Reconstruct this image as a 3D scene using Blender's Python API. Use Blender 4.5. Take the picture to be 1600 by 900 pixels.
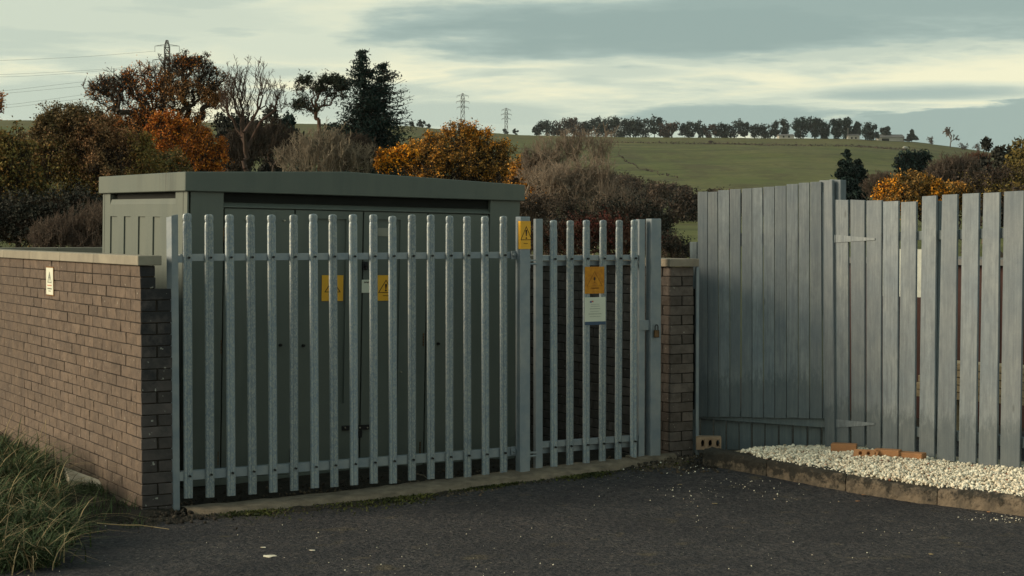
import bpy, bmesh, math, random
import numpy as np
from mathutils import Vector, Matrix
for o in list(bpy.data.objects): bpy.data.objects.remove(o)
random.seed(7)
R = math.radians
S = bpy.context.scene
C = S.collection

# ------------------------------------------------------------------ camera
FPX, CX, CY, PITCH, CH = 2650.0, 800.0, 450.0, R(1.92), 1.84
cd = bpy.data.cameras.new('camera'); cam = bpy.data.objects.new('camera', cd); C.objects.link(cam)
cam.location = (0, 0, CH); cam.rotation_euler = (R(90) - PITCH, 0, 0)
cd.sensor_width = 36; cd.lens = FPX * 36 / 1600; cd.clip_start = .1; cd.clip_end = 6000
S.camera = cam

# ------------------------------------------------------------------ light
SUN_EL, SUN_AZ = R(19), math.atan2(-.99, -.14)      # azimuth of the direction towards the sun, measured from +Y to +X
sl = bpy.data.lights.new('sun', 'SUN'); so = bpy.data.objects.new('sun', sl); C.objects.link(so)
sl.energy = 4.7; sl.angle = R(34); sl.color = (1.0, .82, .57)
to_sun = Vector((math.sin(SUN_AZ) * math.cos(SUN_EL), math.cos(SUN_AZ) * math.cos(SUN_EL), math.sin(SUN_EL)))
so.rotation_euler = to_sun.to_track_quat('Z', 'Y').to_euler()
S.view_settings.view_transform = 'Standard'; S.view_settings.look = 'None'
S.view_settings.exposure = 0; S.view_settings.gamma = 1

W = bpy.data.worlds.new('World'); S.world = W; W.use_nodes = True
nt = W.node_tree; nt.nodes.clear()
def N(tree, t, **k):
    n = tree.nodes.new(t)
    for a, b in k.items(): setattr(n, a, b)
    return n
def lk(tree, a, b): tree.links.new(a, b)
def math_(tree, op, a, b=None, c=None, clamp=False):
    n = N(tree, 'ShaderNodeMath', operation=op, use_clamp=clamp)
    for i, v in enumerate((a, b, c)):
        if v is None: continue
        if isinstance(v, (int, float)): n.inputs[i].default_value = v
        else: lk(tree, v, n.inputs[i])
    return n.outputs[0]
def mixc(tree, f, a, b, mode='MIX'):
    n = N(tree, 'ShaderNodeMix', data_type='RGBA', blend_type=mode)
    for s, v in ((n.inputs[0], f), (n.inputs[6], a), (n.inputs[7], b)):
        if isinstance(v, (int, float)): s.default_value = v
        elif isinstance(v, (tuple, list)): s.default_value = (*v[:3], 1)
        else: lk(tree, v, s)
    return n.outputs[2]
def ramp(tree, f, pts, interp='LINEAR'):
    n = N(tree, 'ShaderNodeValToRGB'); n.color_ramp.interpolation = interp
    e = n.color_ramp.elements
    while len(e) < len(pts): e.new(.5)
    for q, (p, c) in zip(e, pts):
        q.position = p; q.color = (c, c, c, 1) if isinstance(c, (int, float)) else (*c, 1)
    lk(tree, f, n.inputs[0]); return n.outputs[0]
def noise(tree, vec, scale, detail=4, rough=.55, w=None, dist=0):
    n = N(tree, 'ShaderNodeTexNoise', noise_dimensions='4D' if w is not None else '3D')
    n.inputs['Scale'].default_value = scale; n.inputs['Detail'].default_value = detail
    n.inputs['Roughness'].default_value = rough; n.inputs['Distortion'].default_value = dist
    if vec is not None: lk(tree, vec, n.inputs['Vector'])
    if w is not None: lk(tree, w, n.inputs['W'])
    return n.outputs[0]

def build_world():
    tc = N(nt, 'ShaderNodeTexCoord'); sep = N(nt, 'ShaderNodeSeparateXYZ'); lk(nt, tc.outputs['Generated'], sep.inputs[0])
    x, y, z = sep.outputs
    sky = N(nt, 'ShaderNodeTexSky', sky_type='NISHITA'); sky.sun_disc = False
    sky.sun_elevation = SUN_EL; sky.sun_rotation = SUN_AZ
    zz = math_(nt, 'ADD', math_(nt, 'ABSOLUTE', z), .09)
    cu = math_(nt, 'DIVIDE', x, zz); cv = math_(nt, 'DIVIDE', y, zz)
    cb = N(nt, 'ShaderNodeCombineXYZ'); lk(nt, math_(nt, 'MULTIPLY', cu, .75), cb.inputs[0]); lk(nt, cv, cb.inputs[1])
    n1 = noise(nt, cb.outputs[0], 1.15, 7, .5, dist=.35)
    n2 = noise(nt, cb.outputs[0], 3.2, 6, .6)
    # direction coordinates of the banks in view (x sideways, z up)
    wob = math_(nt, 'MULTIPLY', math_(nt, 'SUBTRACT', n1, .5), .9)
    wob2 = math_(nt, 'MULTIPLY', math_(nt, 'SUBTRACT', n2, .5), 1.3)
    def bank(cx, cz, hx, hz, soft=.55, tilt=0):
        dx = math_(nt, 'SUBTRACT', x, cx)
        dz = math_(nt, 'SUBTRACT', math_(nt, 'SUBTRACT', z, cz), math_(nt, 'MULTIPLY', dx, tilt))
        a = math_(nt, 'POWER', math_(nt, 'ABSOLUTE', math_(nt, 'DIVIDE', dx, hx)), 2)
        b = math_(nt, 'POWER', math_(nt, 'ABSOLUTE', math_(nt, 'DIVIDE', dz, hz)), 2)
        d = math_(nt, 'ADD', math_(nt, 'SQRT', math_(nt, 'ADD', a, b)), math_(nt, 'ADD', wob, wob2))
        m = N(nt, 'ShaderNodeMapRange', interpolation_type='SMOOTHSTEP'); lk(nt, d, m.inputs[0])
        m.inputs[1].default_value = 1 + soft; m.inputs[2].default_value = 1 - soft
        return m.outputs[0]
    front = math_(nt, 'GREATER_THAN', y, 0)
    gen = N(nt, 'ShaderNodeMapRange', interpolation_type='SMOOTHSTEP'); lk(nt, math_(nt, 'ADD', n1, math_(nt, 'MULTIPLY', n2, .25)), gen.inputs[0])
    gen.inputs[1].default_value = .57; gen.inputs[2].default_value = .72
    g = math_(nt, 'MULTIPLY', gen.outputs[0], .5)
    for args, k in (((.12, .1165, .19, .019), .95), ((.20, .130, .2, .016), .9), ((.24, .0595, .13, .0085, .4, -.02), .75),
                    ((.13, .0665, .075, .010, .4), .8), ((.225, .0785, .07, .0045, .75), .7),
                    ((.33, .058, .16, .0145, .12), .85), ((-.03, .067, .10, .010, .5), .55), ((-.24, .12, .16, .020), .42),
                    ((-.26, .075, .05, .014, .4), .5), ((.055, .093, .05, .005), .45), ((-.12, .108, .07, .012), .35), ((.03, .131, .05, .006), .4)):
        b = math_(nt, 'MULTIPLY', math_(nt, 'MULTIPLY', bank(*args), k), front)
        g = math_(nt, 'MAXIMUM', g, b)
    high = N(nt, 'ShaderNodeMapRange', interpolation_type='SMOOTHSTEP'); lk(nt, z, high.inputs[0]); high.inputs[1].default_value = .15; high.inputs[2].default_value = .45  # unseen sky overhead made greyer to weaken the fill on front faces
    g = math_(nt, 'MAXIMUM', g, math_(nt, 'MULTIPLY', high.outputs[0], math_(nt, 'ADD', .78, math_(nt, 'MULTIPLY', gen.outputs[0], .22))))
    cloud = ramp(nt, g, [(0, (.98, .95, .67)), (.35, (.72, .78, .62)), (.7, (.41, .52, .47)), (1, (.29, .395, .37))])
    cl10 = mixc(nt, 1, cloud, (10, 10, 10), 'MULTIPLY')
    col = mixc(nt, .93, sky.outputs[0], cl10)
    bg = N(nt, 'ShaderNodeBackground'); bg.inputs[1].default_value = .1; lk(nt, col, bg.inputs[0])
    out = N(nt, 'ShaderNodeOutputWorld'); lk(nt, bg.outputs[0], out.inputs[0])
build_world()

# ------------------------------------------------------------------ geometry of the view
def ray(px, py):
    x, y = (px - CX) / FPX, (CY - py) / FPX
    return Vector((x, math.cos(PITCH) + y * math.sin(PITCH), -math.sin(PITCH) + y * math.cos(PITCH)))
EYE = Vector((0, 0, CH))
def at(px, py, Y):
    d = ray(px, py); return EYE + d * (Y / d.y)
def on_plane(px, py, p0, n):
    d = ray(px, py); return EYE + d * ((Vector(p0) - EYE).dot(n) / d.dot(n))
def G(x, y):                      # ground of the yard, rising a little to the right-hand pier
    t = min(max((y - 11.2) / 2.0, 0), 1.2); return .1 * t * t * (3 - 2 * t) if t < 1 else .1
def on_ground(px, py, dz=0):
    z = 0
    for _ in range(6):
        d = ray(px, py); p = EYE + d * ((z + dz - CH) / d.z); z = G(p.x, p.y)
    return p

# ------------------------------------------------------------------ materials
MATS = {}
def M(name, c1, c2=None, rough=.85, metal=0, scale=6, detail=5, bump=.15, bscale=60, rnd=0, stretch=(1, 1, 1), pos='Object', lo=.35, hi=.65, bd=.01, spec=.3, extra=None):
    if name in MATS: return MATS[name]
    m = bpy.data.materials.new(name); MATS[name] = m; m.use_nodes = True; t = m.node_tree; t.nodes.clear()
    bs = N(t, 'ShaderNodeBsdfPrincipled'); out = N(t, 'ShaderNodeOutputMaterial'); lk(t, bs.outputs[0], out.inputs[0])
    bs.inputs['Roughness'].default_value = rough; bs.inputs['Metallic'].default_value = metal
    bs.inputs['Specular IOR Level'].default_value = spec
    tc = N(t, 'ShaderNodeTexCoord'); mp = N(t, 'ShaderNodeMapping'); mp.inputs['Scale'].default_value = stretch
    if pos == 'Position':
        ge = N(t, 'ShaderNodeNewGeometry'); lk(t, ge.outputs['Position'], mp.inputs[0])
    else: lk(t, tc.outputs[pos], mp.inputs[0])
    vec = mp.outputs[0]; oi = N(t, 'ShaderNodeObjectInfo')
    w = math_(t, 'MULTIPLY', oi.outputs['Random'], 37.)
    n1 = noise(t, vec, scale, detail, .6, w)
    f = ramp(t, n1, [(lo, 0), (hi, 1)])
    col = mixc(t, f, c1, c2 or tuple(v * .7 for v in c1))
    if rnd:
        r2 = N(t, 'ShaderNodeTexWhiteNoise', noise_dimensions='1D'); lk(t, oi.outputs['Random'], r2.inputs['W'])
        k = math_(t, 'ADD', math_(t, 'MULTIPLY', math_(t, 'SUBTRACT', r2.outputs[0], .5), 2 * rnd), 1)
        cb = N(t, 'ShaderNodeCombineColor'); [lk(t, k, cb.inputs[i]) for i in range(3)]
        col = mixc(t, 1, col, cb.outputs[0], 'MULTIPLY')
    if extra: col = extra(t, col, vec, w, bs)
    lk(t, col, bs.inputs['Base Color'])
    if bump:
        b = N(t, 'ShaderNodeBump'); b.inputs['Strength'].default_value = bump; b.inputs['Distance'].default_value = bd
        lk(t, noise(t, vec, bscale, 4, .65, w), b.inputs['Height']); lk(t, b.outputs[0], bs.inputs['Normal'])
    return m
def island(t, amt, col):          # every leaf or blade a little lighter or darker
    ge = N(t, 'ShaderNodeNewGeometry')
    k = math_(t, 'ADD', math_(t, 'MULTIPLY', math_(t, 'SUBTRACT', ge.outputs['Random Per Island'], .5), 2 * amt), 1)
    cb = N(t, 'ShaderNodeCombineColor'); [lk(t, k, cb.inputs[i]) for i in range(3)]
    return mixc(t, 1, col, cb.outputs[0], 'MULTIPLY')
def leafmat(name, c1, c2, scale=1.2, amt=.5, trans=.25, c3=None):
    def ex(t, col, vec, w, bs):
        if c3:
            ge = N(t, 'ShaderNodeNewGeometry')
            wn = N(t, 'ShaderNodeTexWhiteNoise', noise_dimensions='1D'); lk(t, ge.outputs['Random Per Island'], wn.inputs['W'])
            col = mixc(t, math_(t, 'GREATER_THAN', wn.outputs[0], .72), col, c3)
        return island(t, amt, col)
    return M(name, c1, c2, rough=.8, scale=scale, detail=3, bump=0, extra=ex, spec=.15, lo=.4, hi=.6)

def ex_galv(t, col, vec, w, bs):
    v = N(t, 'ShaderNodeTexVoronoi', voronoi_dimensions='4D'); v.inputs['Scale'].default_value = 150
    mp = N(t, 'ShaderNodeMapping'); mp.inputs['Scale'].default_value = (1, 1, .55); lk(t, vec, mp.inputs[0])
    lk(t, mp.outputs[0], v.inputs['Vector']); lk(t, w, v.inputs['W'])
    s = N(t, 'ShaderNodeSeparateColor'); lk(t, v.outputs['Color'], s.inputs[0])
    f = ramp(t, s.outputs[0], [(.2, 0), (.95, 1)])
    return mixc(t, math_(t, 'MULTIPLY', f, .42), col, (.50, .50, .42))
def ex_brick(t, col, vec, w, bs):
    ge = N(t, 'ShaderNodeNewGeometry')
    n = noise(t, ge.outputs['Position'], 1.6, 5, .65)
    col = mixc(t, math_(t, 'MULTIPLY', ramp(t, n, [(.45, 0), (.72, 1)]), .55), col, (.11, .085, .07))
    n4 = noise(t, ge.outputs['Position'], 17, 5, .7)
    col = mixc(t, math_(t, 'MULTIPLY', ramp(t, n4, [(.50, 0), (.68, 1)]), .55), col, (.055, .042, .035))
    n3 = noise(t, ge.outputs['Position'], 38, 2, .5)
    col = mixc(t, math_(t, 'MULTIPLY', ramp(t, n3, [(.70, 0), (.76, 1)]), .6), col, (.42, .40, .34))
    return col
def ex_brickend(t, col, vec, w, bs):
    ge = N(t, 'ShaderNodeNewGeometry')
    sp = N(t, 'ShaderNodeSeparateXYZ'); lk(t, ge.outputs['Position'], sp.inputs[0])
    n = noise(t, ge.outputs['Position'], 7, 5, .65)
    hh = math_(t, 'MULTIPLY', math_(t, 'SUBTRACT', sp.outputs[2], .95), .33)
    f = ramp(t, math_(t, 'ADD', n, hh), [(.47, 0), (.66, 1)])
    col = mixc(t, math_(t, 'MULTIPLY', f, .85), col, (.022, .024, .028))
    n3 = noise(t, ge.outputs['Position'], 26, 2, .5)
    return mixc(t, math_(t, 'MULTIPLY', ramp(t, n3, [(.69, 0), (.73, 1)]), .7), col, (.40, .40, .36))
def ex_wood(t, col, vec, w, bs):
    mp = N(t, 'ShaderNodeMapping'); mp.inputs['Scale'].default_value = (70, 70, 2.2); lk(t, vec, mp.inputs[0])
    g = noise(t, mp.outputs[0], 1.0, 5, .65, w)
    col = mixc(t, math_(t, 'MULTIPLY', ramp(t, g, [(.38, 0), (.66, 1)]), .5), col, (.085, .105, .13))
    m3 = N(t, 'ShaderNodeMapping'); m3.inputs['Scale'].default_value = (30, 30, 9); lk(t, vec, m3.inputs[0]); g3 = noise(t, m3.outputs[0], 1.0, 5, .7, w)
    col = mixc(t, math_(t, 'MULTIPLY', ramp(t, g3, [(.42, 0), (.62, 1)]), .45), col, (.12, .14, .165))
    v = N(t, 'ShaderNodeTexVoronoi', voronoi_dimensions='4D'); v.inputs['Scale'].default_value = 1
    m2 = N(t, 'ShaderNodeMapping'); m2.inputs['Scale'].default_value = (9, 9, 3.2); lk(t, vec, m2.inputs[0])
    lk(t, m2.outputs[0], v.inputs['Vector']); lk(t, w, v.inputs['W'])
    kn = ramp(t, v.outputs['Distance'], [(.05, 1), (.13, 0)])
    col = mixc(t, math_(t, 'MULTIPLY', kn, .6), col, (.075, .08, .085))
    sp = N(t, 'ShaderNodeSeparateXYZ'); lk(t, vec, sp.inputs[0])
    dmp = ramp(t, math_(t, 'ADD', sp.outputs[2], math_(t, 'MULTIPLY', g3, -.5)), [(-.18, 1), (.12, 0)])
    return mixc(t, math_(t, 'MULTIPLY', dmp, .5), col, (.075, .095, .105))
def ex_cab(t, col, vec, w, bs):
    mp = N(t, 'ShaderNodeMapping'); mp.inputs['Scale'].default_value = (7, 7, .7); lk(t, vec, mp.inputs[0]); ns = noise(t, mp.outputs[0], 1, 6, .65)
    col = mixc(t, math_(t, 'MULTIPLY', ramp(t, ns, [(.48, 0), (.72, 1)]), .45), col, (.055, .075, .072))
    nb = noise(t, vec, 1.7, 5, .6); col = mixc(t, math_(t, 'MULTIPLY', ramp(t, nb, [(.5, 0), (.7, 1)]), .25), col, (.15, .165, .14))
    n = noise(t, vec, 220, 2, .5)
    return mixc(t, math_(t, 'MULTIPLY', ramp(t, n, [(.4, 0), (.7, 1)]), .22), col, (.15, .18, .165))
def ex_streak(t, col, vec, w, bs):
    sp = N(t, 'ShaderNodeSeparateXYZ'); lk(t, vec, sp.inputs[0])
    mp = N(t, 'ShaderNodeMapping'); mp.inputs['Scale'].default_value = (1, 26, 2.2); lk(t, vec, mp.inputs[0])
    n = noise(t, mp.outputs[0], 1, 4, .6)
    a = math_(t, 'MULTIPLY', ramp(t, math_(t, 'ABSOLUTE', math_(t, 'SUBTRACT', sp.outputs[1], .36)), [(.05, 1), (.24, 0)]),
              ramp(t, n, [(.42, 0), (.6, 1)]))
    b = math_(t, 'MULTIPLY', ramp(t, math_(t, 'ABSOLUTE', math_(t, 'SUBTRACT', sp.outputs[1], 1.05)), [(.0, .6), (.09, 0)]), n)
    left = math_(t, 'LESS_THAN', sp.outputs[0], 0.0)
    f = math_(t, 'MULTIPLY', math_(t, 'MAXIMUM', a, b), left)
    col = mixc(t, math_(t, 'MULTIPLY', f, .75), col, (.045, .045, .04))
    return ex_cab(t, col, vec, w, bs)
def ex_asphalt(t, col, vec, w, bs):
    v = N(t, 'ShaderNodeTexVoronoi'); v.inputs['Scale'].default_value = 85; lk(t, vec, v.inputs['Vector'])
    s = N(t, 'ShaderNodeSeparateColor'); lk(t, v.outputs['Color'], s.inputs[0])
    col = mixc(t, math_(t, 'MULTIPLY', ramp(t, s.outputs[1], [(.5, 0), (1, 1)]), .5), col, (.10, .095, .088))
    col = mixc(t, math_(t, 'MULTIPLY', ramp(t, s.outputs[0], [(.985, 0), (.992, 1)]), .6), col, (.30, .28, .23))
    n5 = noise(t, vec, 22, 3, .6); col = mixc(t, math_(t, 'MULTIPLY', ramp(t, n5, [(.42, 0), (.60, 1)]), .75), col, (.016, .017, .021))
    n6 = noise(t, vec, 9, 4, .6); col = mixc(t, math_(t, 'MULTIPLY', ramp(t, n6, [(.50, 0), (.68, 1)]), .55), col, (.095, .082, .078))
    n7 = noise(t, vec, 45, 2, .5); col = mixc(t, math_(t, 'MULTIPLY', ramp(t, n7, [(.52, 0), (.68, 1)]), .6), col, (.11, .10, .098))
    n = noise(t, vec, 1.1, 6, .62)
    col = mixc(t, math_(t, 'MULTIPLY', ramp(t, n, [(.40, 0), (.66, 1)]), .65), col, (.018, .019, .025))
    n = noise(t, vec, 3.3, 5, .6)
    return mixc(t, math_(t, 'MULTIPLY', ramp(t, n, [(.60, 0), (.72, 1)]), .6), col, (.12, .098, .062))
def ex_kerb(t, col, vec, w, bs):
    sp = N(t, 'ShaderNodeSeparateXYZ'); lk(t, vec, sp.inputs[0])
    n = noise(t, vec, 13, 6, .72)
    hh = math_(t, 'MULTIPLY', math_(t, 'SUBTRACT', sp.outputs[2], .09), 2.0)
    f = ramp(t, math_(t, 'ADD', n, hh), [(.44, 0), (.56, 1)])
    col = mixc(t, math_(t, 'MULTIPLY', f, .88), col, (.022, .022, .02))
    n2 = noise(t, vec, 5, 3, .5, w)
    return mixc(t, math_(t, 'MULTIPLY', ramp(t, n2, [(.68, 0), (.74, 1)]), .5), col, (.22, .21, .17))
def ex_terrain(t, col, vec, w, bs):
    ge = N(t, 'ShaderNodeNewGeometry'); sp = N(t, 'ShaderNodeSeparateXYZ'); lk(t, ge.outputs['Position'], sp.inputs[0])
    mp = N(t, 'ShaderNodeMapping'); mp.inputs['Scale'].default_value = (.030, .012, .05); lk(t, ge.outputs['Position'], mp.inputs[0])
    n = noise(t, mp.outputs[0], 1, 6, .6)
    col = mixc(t, ramp(t, n, [(.40, 0), (.62, 1)]), col, (.105, .12, .045))
    n2 = noise(t, mp.outputs[0], 2.2, 6, .7)
    col = mixc(t, math_(t, 'MULTIPLY', ramp(t, n2, [(.50, 0), (.62, 1)]), .7), col, (.085, .072, .042))
    mq = N(t, 'ShaderNodeMapping'); mq.inputs['Scale'].default_value = (.006, .06, .02); lk(t, ge.outputs['Position'], mq.inputs[0]); nq = noise(t, mq.outputs[0], 1, 6, .7)
    col = mixc(t, math_(t, 'MULTIPLY', ramp(t, nq, [(.50, 0), (.62, 1)]), .8), col, (.06, .062, .032))
    n4 = noise(t, ge.outputs['Position'], .35, 4, .7)
    col = mixc(t, math_(t, 'MULTIPLY', ramp(t, n4, [(.4, 0), (.65, 1)]), .35), col, (.03, .05, .02))
    far = ramp(t, math_(t, 'DIVIDE', sp.outputs[1], 1000.), [(.018, 0), (.028, 1)])
    near = mixc(t, noise(t, ge.outputs['Position'], 2.5, 5, .6), (.03, .024, .016), (.07, .075, .03))
    col = mixc(t, far, near, col)
    up = ramp(t, math_(t, 'DIVIDE', sp.outputs[1], 1000.), [(.755, 0), (.835, .7)])
    return mixc(t, math_(t, 'MULTIPLY', up, noise(t, mp.outputs[0], 4, 5, .6)), col, (.12, .10, .05))
def odd_stones(t, c):
    ge = N(t, 'ShaderNodeNewGeometry'); wn = N(t, 'ShaderNodeTexWhiteNoise', noise_dimensions='1D'); lk(t, ge.outputs['Random Per Island'], wn.inputs['W'])
    c = mixc(t, math_(t, 'GREATER_THAN', wn.outputs[0], .93), c, (.42, .34, .25)); return mixc(t, math_(t, 'GREATER_THAN', wn.outputs[0], .985), c, (.26, .12, .08))
m_galv = M('galvanised', (.18, .23, .285), (.22, .27, .315), rough=.5, metal=.35, scale=9, bump=.12, bscale=120, extra=ex_galv, spec=.5, rnd=.18)
m_galv2 = M('galvanised_smooth', (.18, .225, .27), (.27, .30, .32), rough=.48, metal=.35, scale=7, bump=.08, bscale=60, spec=.5, rnd=.08)
m_brick = M('brick_brown', (.150, .112, .086), (.10, .077, .064), rough=.95, scale=7, bump=.7, bscale=38, rnd=.15, extra=ex_brick, bd=.012)
m_brickd = M('brick_sooty_shaded', (.095, .08, .078), (.055, .05, .05), rough=.95, scale=8, bump=.5, bscale=50, rnd=.2, extra=ex_brickend, bd=.012)  # sooty end faces; their shade is also put into the darker base colour
m_brickp = M('brick_pier', (.145, .12, .108), (.08, .068, .062), rough=.95, scale=8, bump=.5, bscale=50, rnd=.25, extra=ex_brick, bd=.012)
m_mortar = M('mortar', (.03, .024, .02), (.016, .014, .012), rough=1, scale=12, bump=.4)
m_coping = M('cast_stone', (.30, .275, .22), (.22, .20, .165), rough=.95, scale=5, bump=.3, bscale=70, rnd=.08)
m_coping2 = M('cast_stone_weathered', (.36, .31, .24), (.20, .17, .14), rough=.95, scale=7, bump=.4, bscale=60)
m_cab = M('green_grp', (.098, .115, .105), (.112, .128, .112), rough=.6, scale=2, bump=.12, bscale=240, extra=ex_cab, spec=.35, bd=.004)
m_cabr = M('green_grp_roof', (.095, .113, .102), (.11, .125, .108), rough=.6, scale=2, bump=.12, bscale=240, extra=ex_streak, spec=.35, bd=.004)
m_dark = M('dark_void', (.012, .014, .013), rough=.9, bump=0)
m_black = M('black_metal', (.02, .02, .022), rough=.5, metal=.3, bump=.1)
m_steel = M('bright_steel', (.5, .47, .40), rough=.4, metal=.6, bump=.1)
m_brass = M('weathered_brass', (.20, .12, .055), (.06, .04, .03), rough=.6, metal=.5, scale=25, bump=.2)
m_wood = M('grey_painted_wood', (.19, .225, .255), (.26, .285, .295), rough=.85, scale=2.5, bump=.35, bscale=40, rnd=.2, extra=ex_wood, bd=.006)
m_woodb = M('grey_blue_board', (.19, .235, .26), (.24, .27, .27), rough=.85, scale=3, bump=.35, bscale=40, rnd=.12, extra=ex_wood, bd=.006)
m_kerb = M('kerb_concrete', (.19, .15, .11), (.09, .075, .06), rough=1, scale=11, bump=.7, bscale=45, extra=ex_kerb, bd=.02)
m_conc = M('old_concrete', (.24, .19, .14), (.10, .08, .06), rough=1, scale=11, bump=.6, bscale=40, bd=.02, lo=.3, hi=.7)
m_slab = M('pale_slab', (.55, .50, .40), (.40, .36, .29), rough=1, scale=8, bump=.4)
m_asph = M('asphalt', (.054, .051, .058), (.036, .037, .045), rough=.95, scale=14, bump=1.0, bscale=26, extra=ex_asphalt, bd=.06, spec=.25)
m_soil = M('dark_soil', (.035, .028, .02), (.016, .014, .011), rough=1, scale=9, bump=1, bscale=30, bd=.03)
m_terr = M('hill_pasture', (.145, .14, .06), (.115, .118, .052), rough=1, scale=.05, bump=0, extra=ex_terrain, spec=.05)
m_bed = M('bed_sand', (.35, .30, .22), (.2, .15, .1), rough=1, scale=30, bump=.5)
m_pebble = M('white_pebbles', (.80, .77, .65), (.62, .54, .42), rough=.8, scale=20, bump=.1, bscale=80,
             extra=lambda t, c, v, w, b: island(t, .3, odd_stones(t, c)))
m_chip = M('stone_chips', (.085, .065, .045), (.03, .025, .02), rough=.9, scale=3, bump=0, lo=.45, hi=.5, extra=lambda t, c, v, w, b: island(t, .5, c))
m_clay = M('orange_clay', (.42, .21, .10), (.33, .17, .085), rough=.95, scale=14, bump=.4, bscale=90, rnd=.1)
m_clayp = M('pale_clay', (.36, .25, .17), (.27, .18, .12), rough=.95, scale=14, bump=.4, bscale=90)
m_yel = M('sign_yellow', (.80, .42, .03), (.74, .38, .03), rough=.45, scale=6, bump=.03, spec=.4)
m_yeld = M('sign_orange_faded', (.62, .27, .02), (.44, .17, .015), rough=.6, scale=30, bump=.05)
m_ink = M('sign_black', (.05, .022, .012), rough=.5, bump=0)
m_inkf = M('sign_faded_print', (.22, .09, .015), rough=.6, bump=0)
m_white = M('sign_white', (.66, .68, .58), (.60, .62, .52), rough=.5, bump=.03)
m_blue = M('sign_blue', (.06, .10, .17), rough=.5, bump=0)
m_red = M('logo_red', (.5, .12, .08), rough=.5, bump=0)
m_blue2 = M('logo_blue', (.14, .18, .34), rough=.5, bump=0)
m_greyink = M('grey_print', (.22, .23, .2), rough=.6, bump=0)
m_bark = M('dark_bark', (.055, .04, .03), (.03, .024, .02), rough=1, scale=3, bump=0)
m_barkr = M('russet_bark', (.14, .07, .045), (.07, .04, .03), rough=1, scale=2, bump=0)
m_barkd = M('reddish_bark', (.09, .055, .045), (.05, .036, .03), rough=1, scale=2, bump=0)
m_barkt = M('thicket_twigs', (.28, .22, .17), (.16, .125, .10), rough=1, scale=1.2, bump=0, extra=lambda t, c, v, w, b: island(t, .35, c))
m_barkp = M('pale_twigs', (.24, .20, .15), (.14, .115, .09), rough=1, scale=2, bump=0)
m_barkb = M('brown_twigs', (.12, .09, .07), (.075, .055, .045), rough=1, scale=2, bump=0)
m_grass = M('grass_green', (.062, .088, .034), (.025, .042, .018), rough=.75, scale=5, bump=0, extra=lambda t, c, v, w, b: island(t, .5, c), spec=.2)
m_straw = M('grass_straw', (.32, .25, .14), (.20, .15, .085), rough=.8, scale=5, bump=0, extra=lambda t, c, v, w, b: island(t, .4, c), spec=.2)
m_moss = leafmat('moss', (.075, .08, .022), (.03, .038, .014), scale=4, amt=.5)
m_pyl = M('pylon_steel', (.10, .10, .10), rough=.7, bump=0)
m_farmw = M('farm_white', (.42, .42, .38), (.34, .33, .3), rough=.9, bump=0)
m_farmr = M('farm_roof', (.16, .16, .16), rough=.9, bump=0)
m_shed = M('maroon_boards', (.05, .02, .018), (.03, .015, .013), rough=.8, scale=6, bump=.2)
m_timber = M('pale_timber', (.42, .34, .22), (.32, .25, .16), rough=.9, scale=6, stretch=(1, 1, 8), bump=.2)
m_wsheet = M('white_sheet', (.62, .66, .60), rough=.6, bump=0)

# ------------------------------------------------------------------ mesh helpers
def obj(name, me, mat=None, parent=None, loc=None, rot=None):
    o = bpy.data.objects.new(name, me); C.objects.link(o)
    if mat is not None and me is not None and not me.materials: me.materials.append(mat)
    if parent: o.parent = parent
    if loc is not None: o.location = loc
    if rot is not None: o.rotation_euler = rot
    return o
def tag(o, label=None, cat=None, group=None, kind=None):
    for k, v in (('label', label), ('category', cat), ('group', group), ('kind', kind)):
        if v: o[k] = v
    return o
def thing(name, label, cat, loc=(0, 0, 0), rotz=0, group=None, rot=None):
    o = bpy.data.objects.new(name, None); C.objects.link(o); o.location = loc
    o.rotation_euler = rot or (0, 0, rotz); o.empty_display_size = .2
    return tag(o, label, cat, group)
def npmesh(name, v, faces, smooth=False):
    v = np.asarray(v, 'f4'); f = np.asarray(faces, 'i4'); n = f.shape[1]
    me = bpy.data.meshes.new(name); me.vertices.add(len(v)); me.vertices.foreach_set('co', v.ravel())
    me.loops.add(f.size); me.loops.foreach_set('vertex_index', f.ravel())
    me.polygons.add(len(f)); me.polygons.foreach_set('loop_start', np.arange(0, f.size, n, dtype='i4'))
    me.update(calc_edges=True)
    if smooth: me.polygons.foreach_set('use_smooth', [True] * len(f))
    return me
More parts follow.
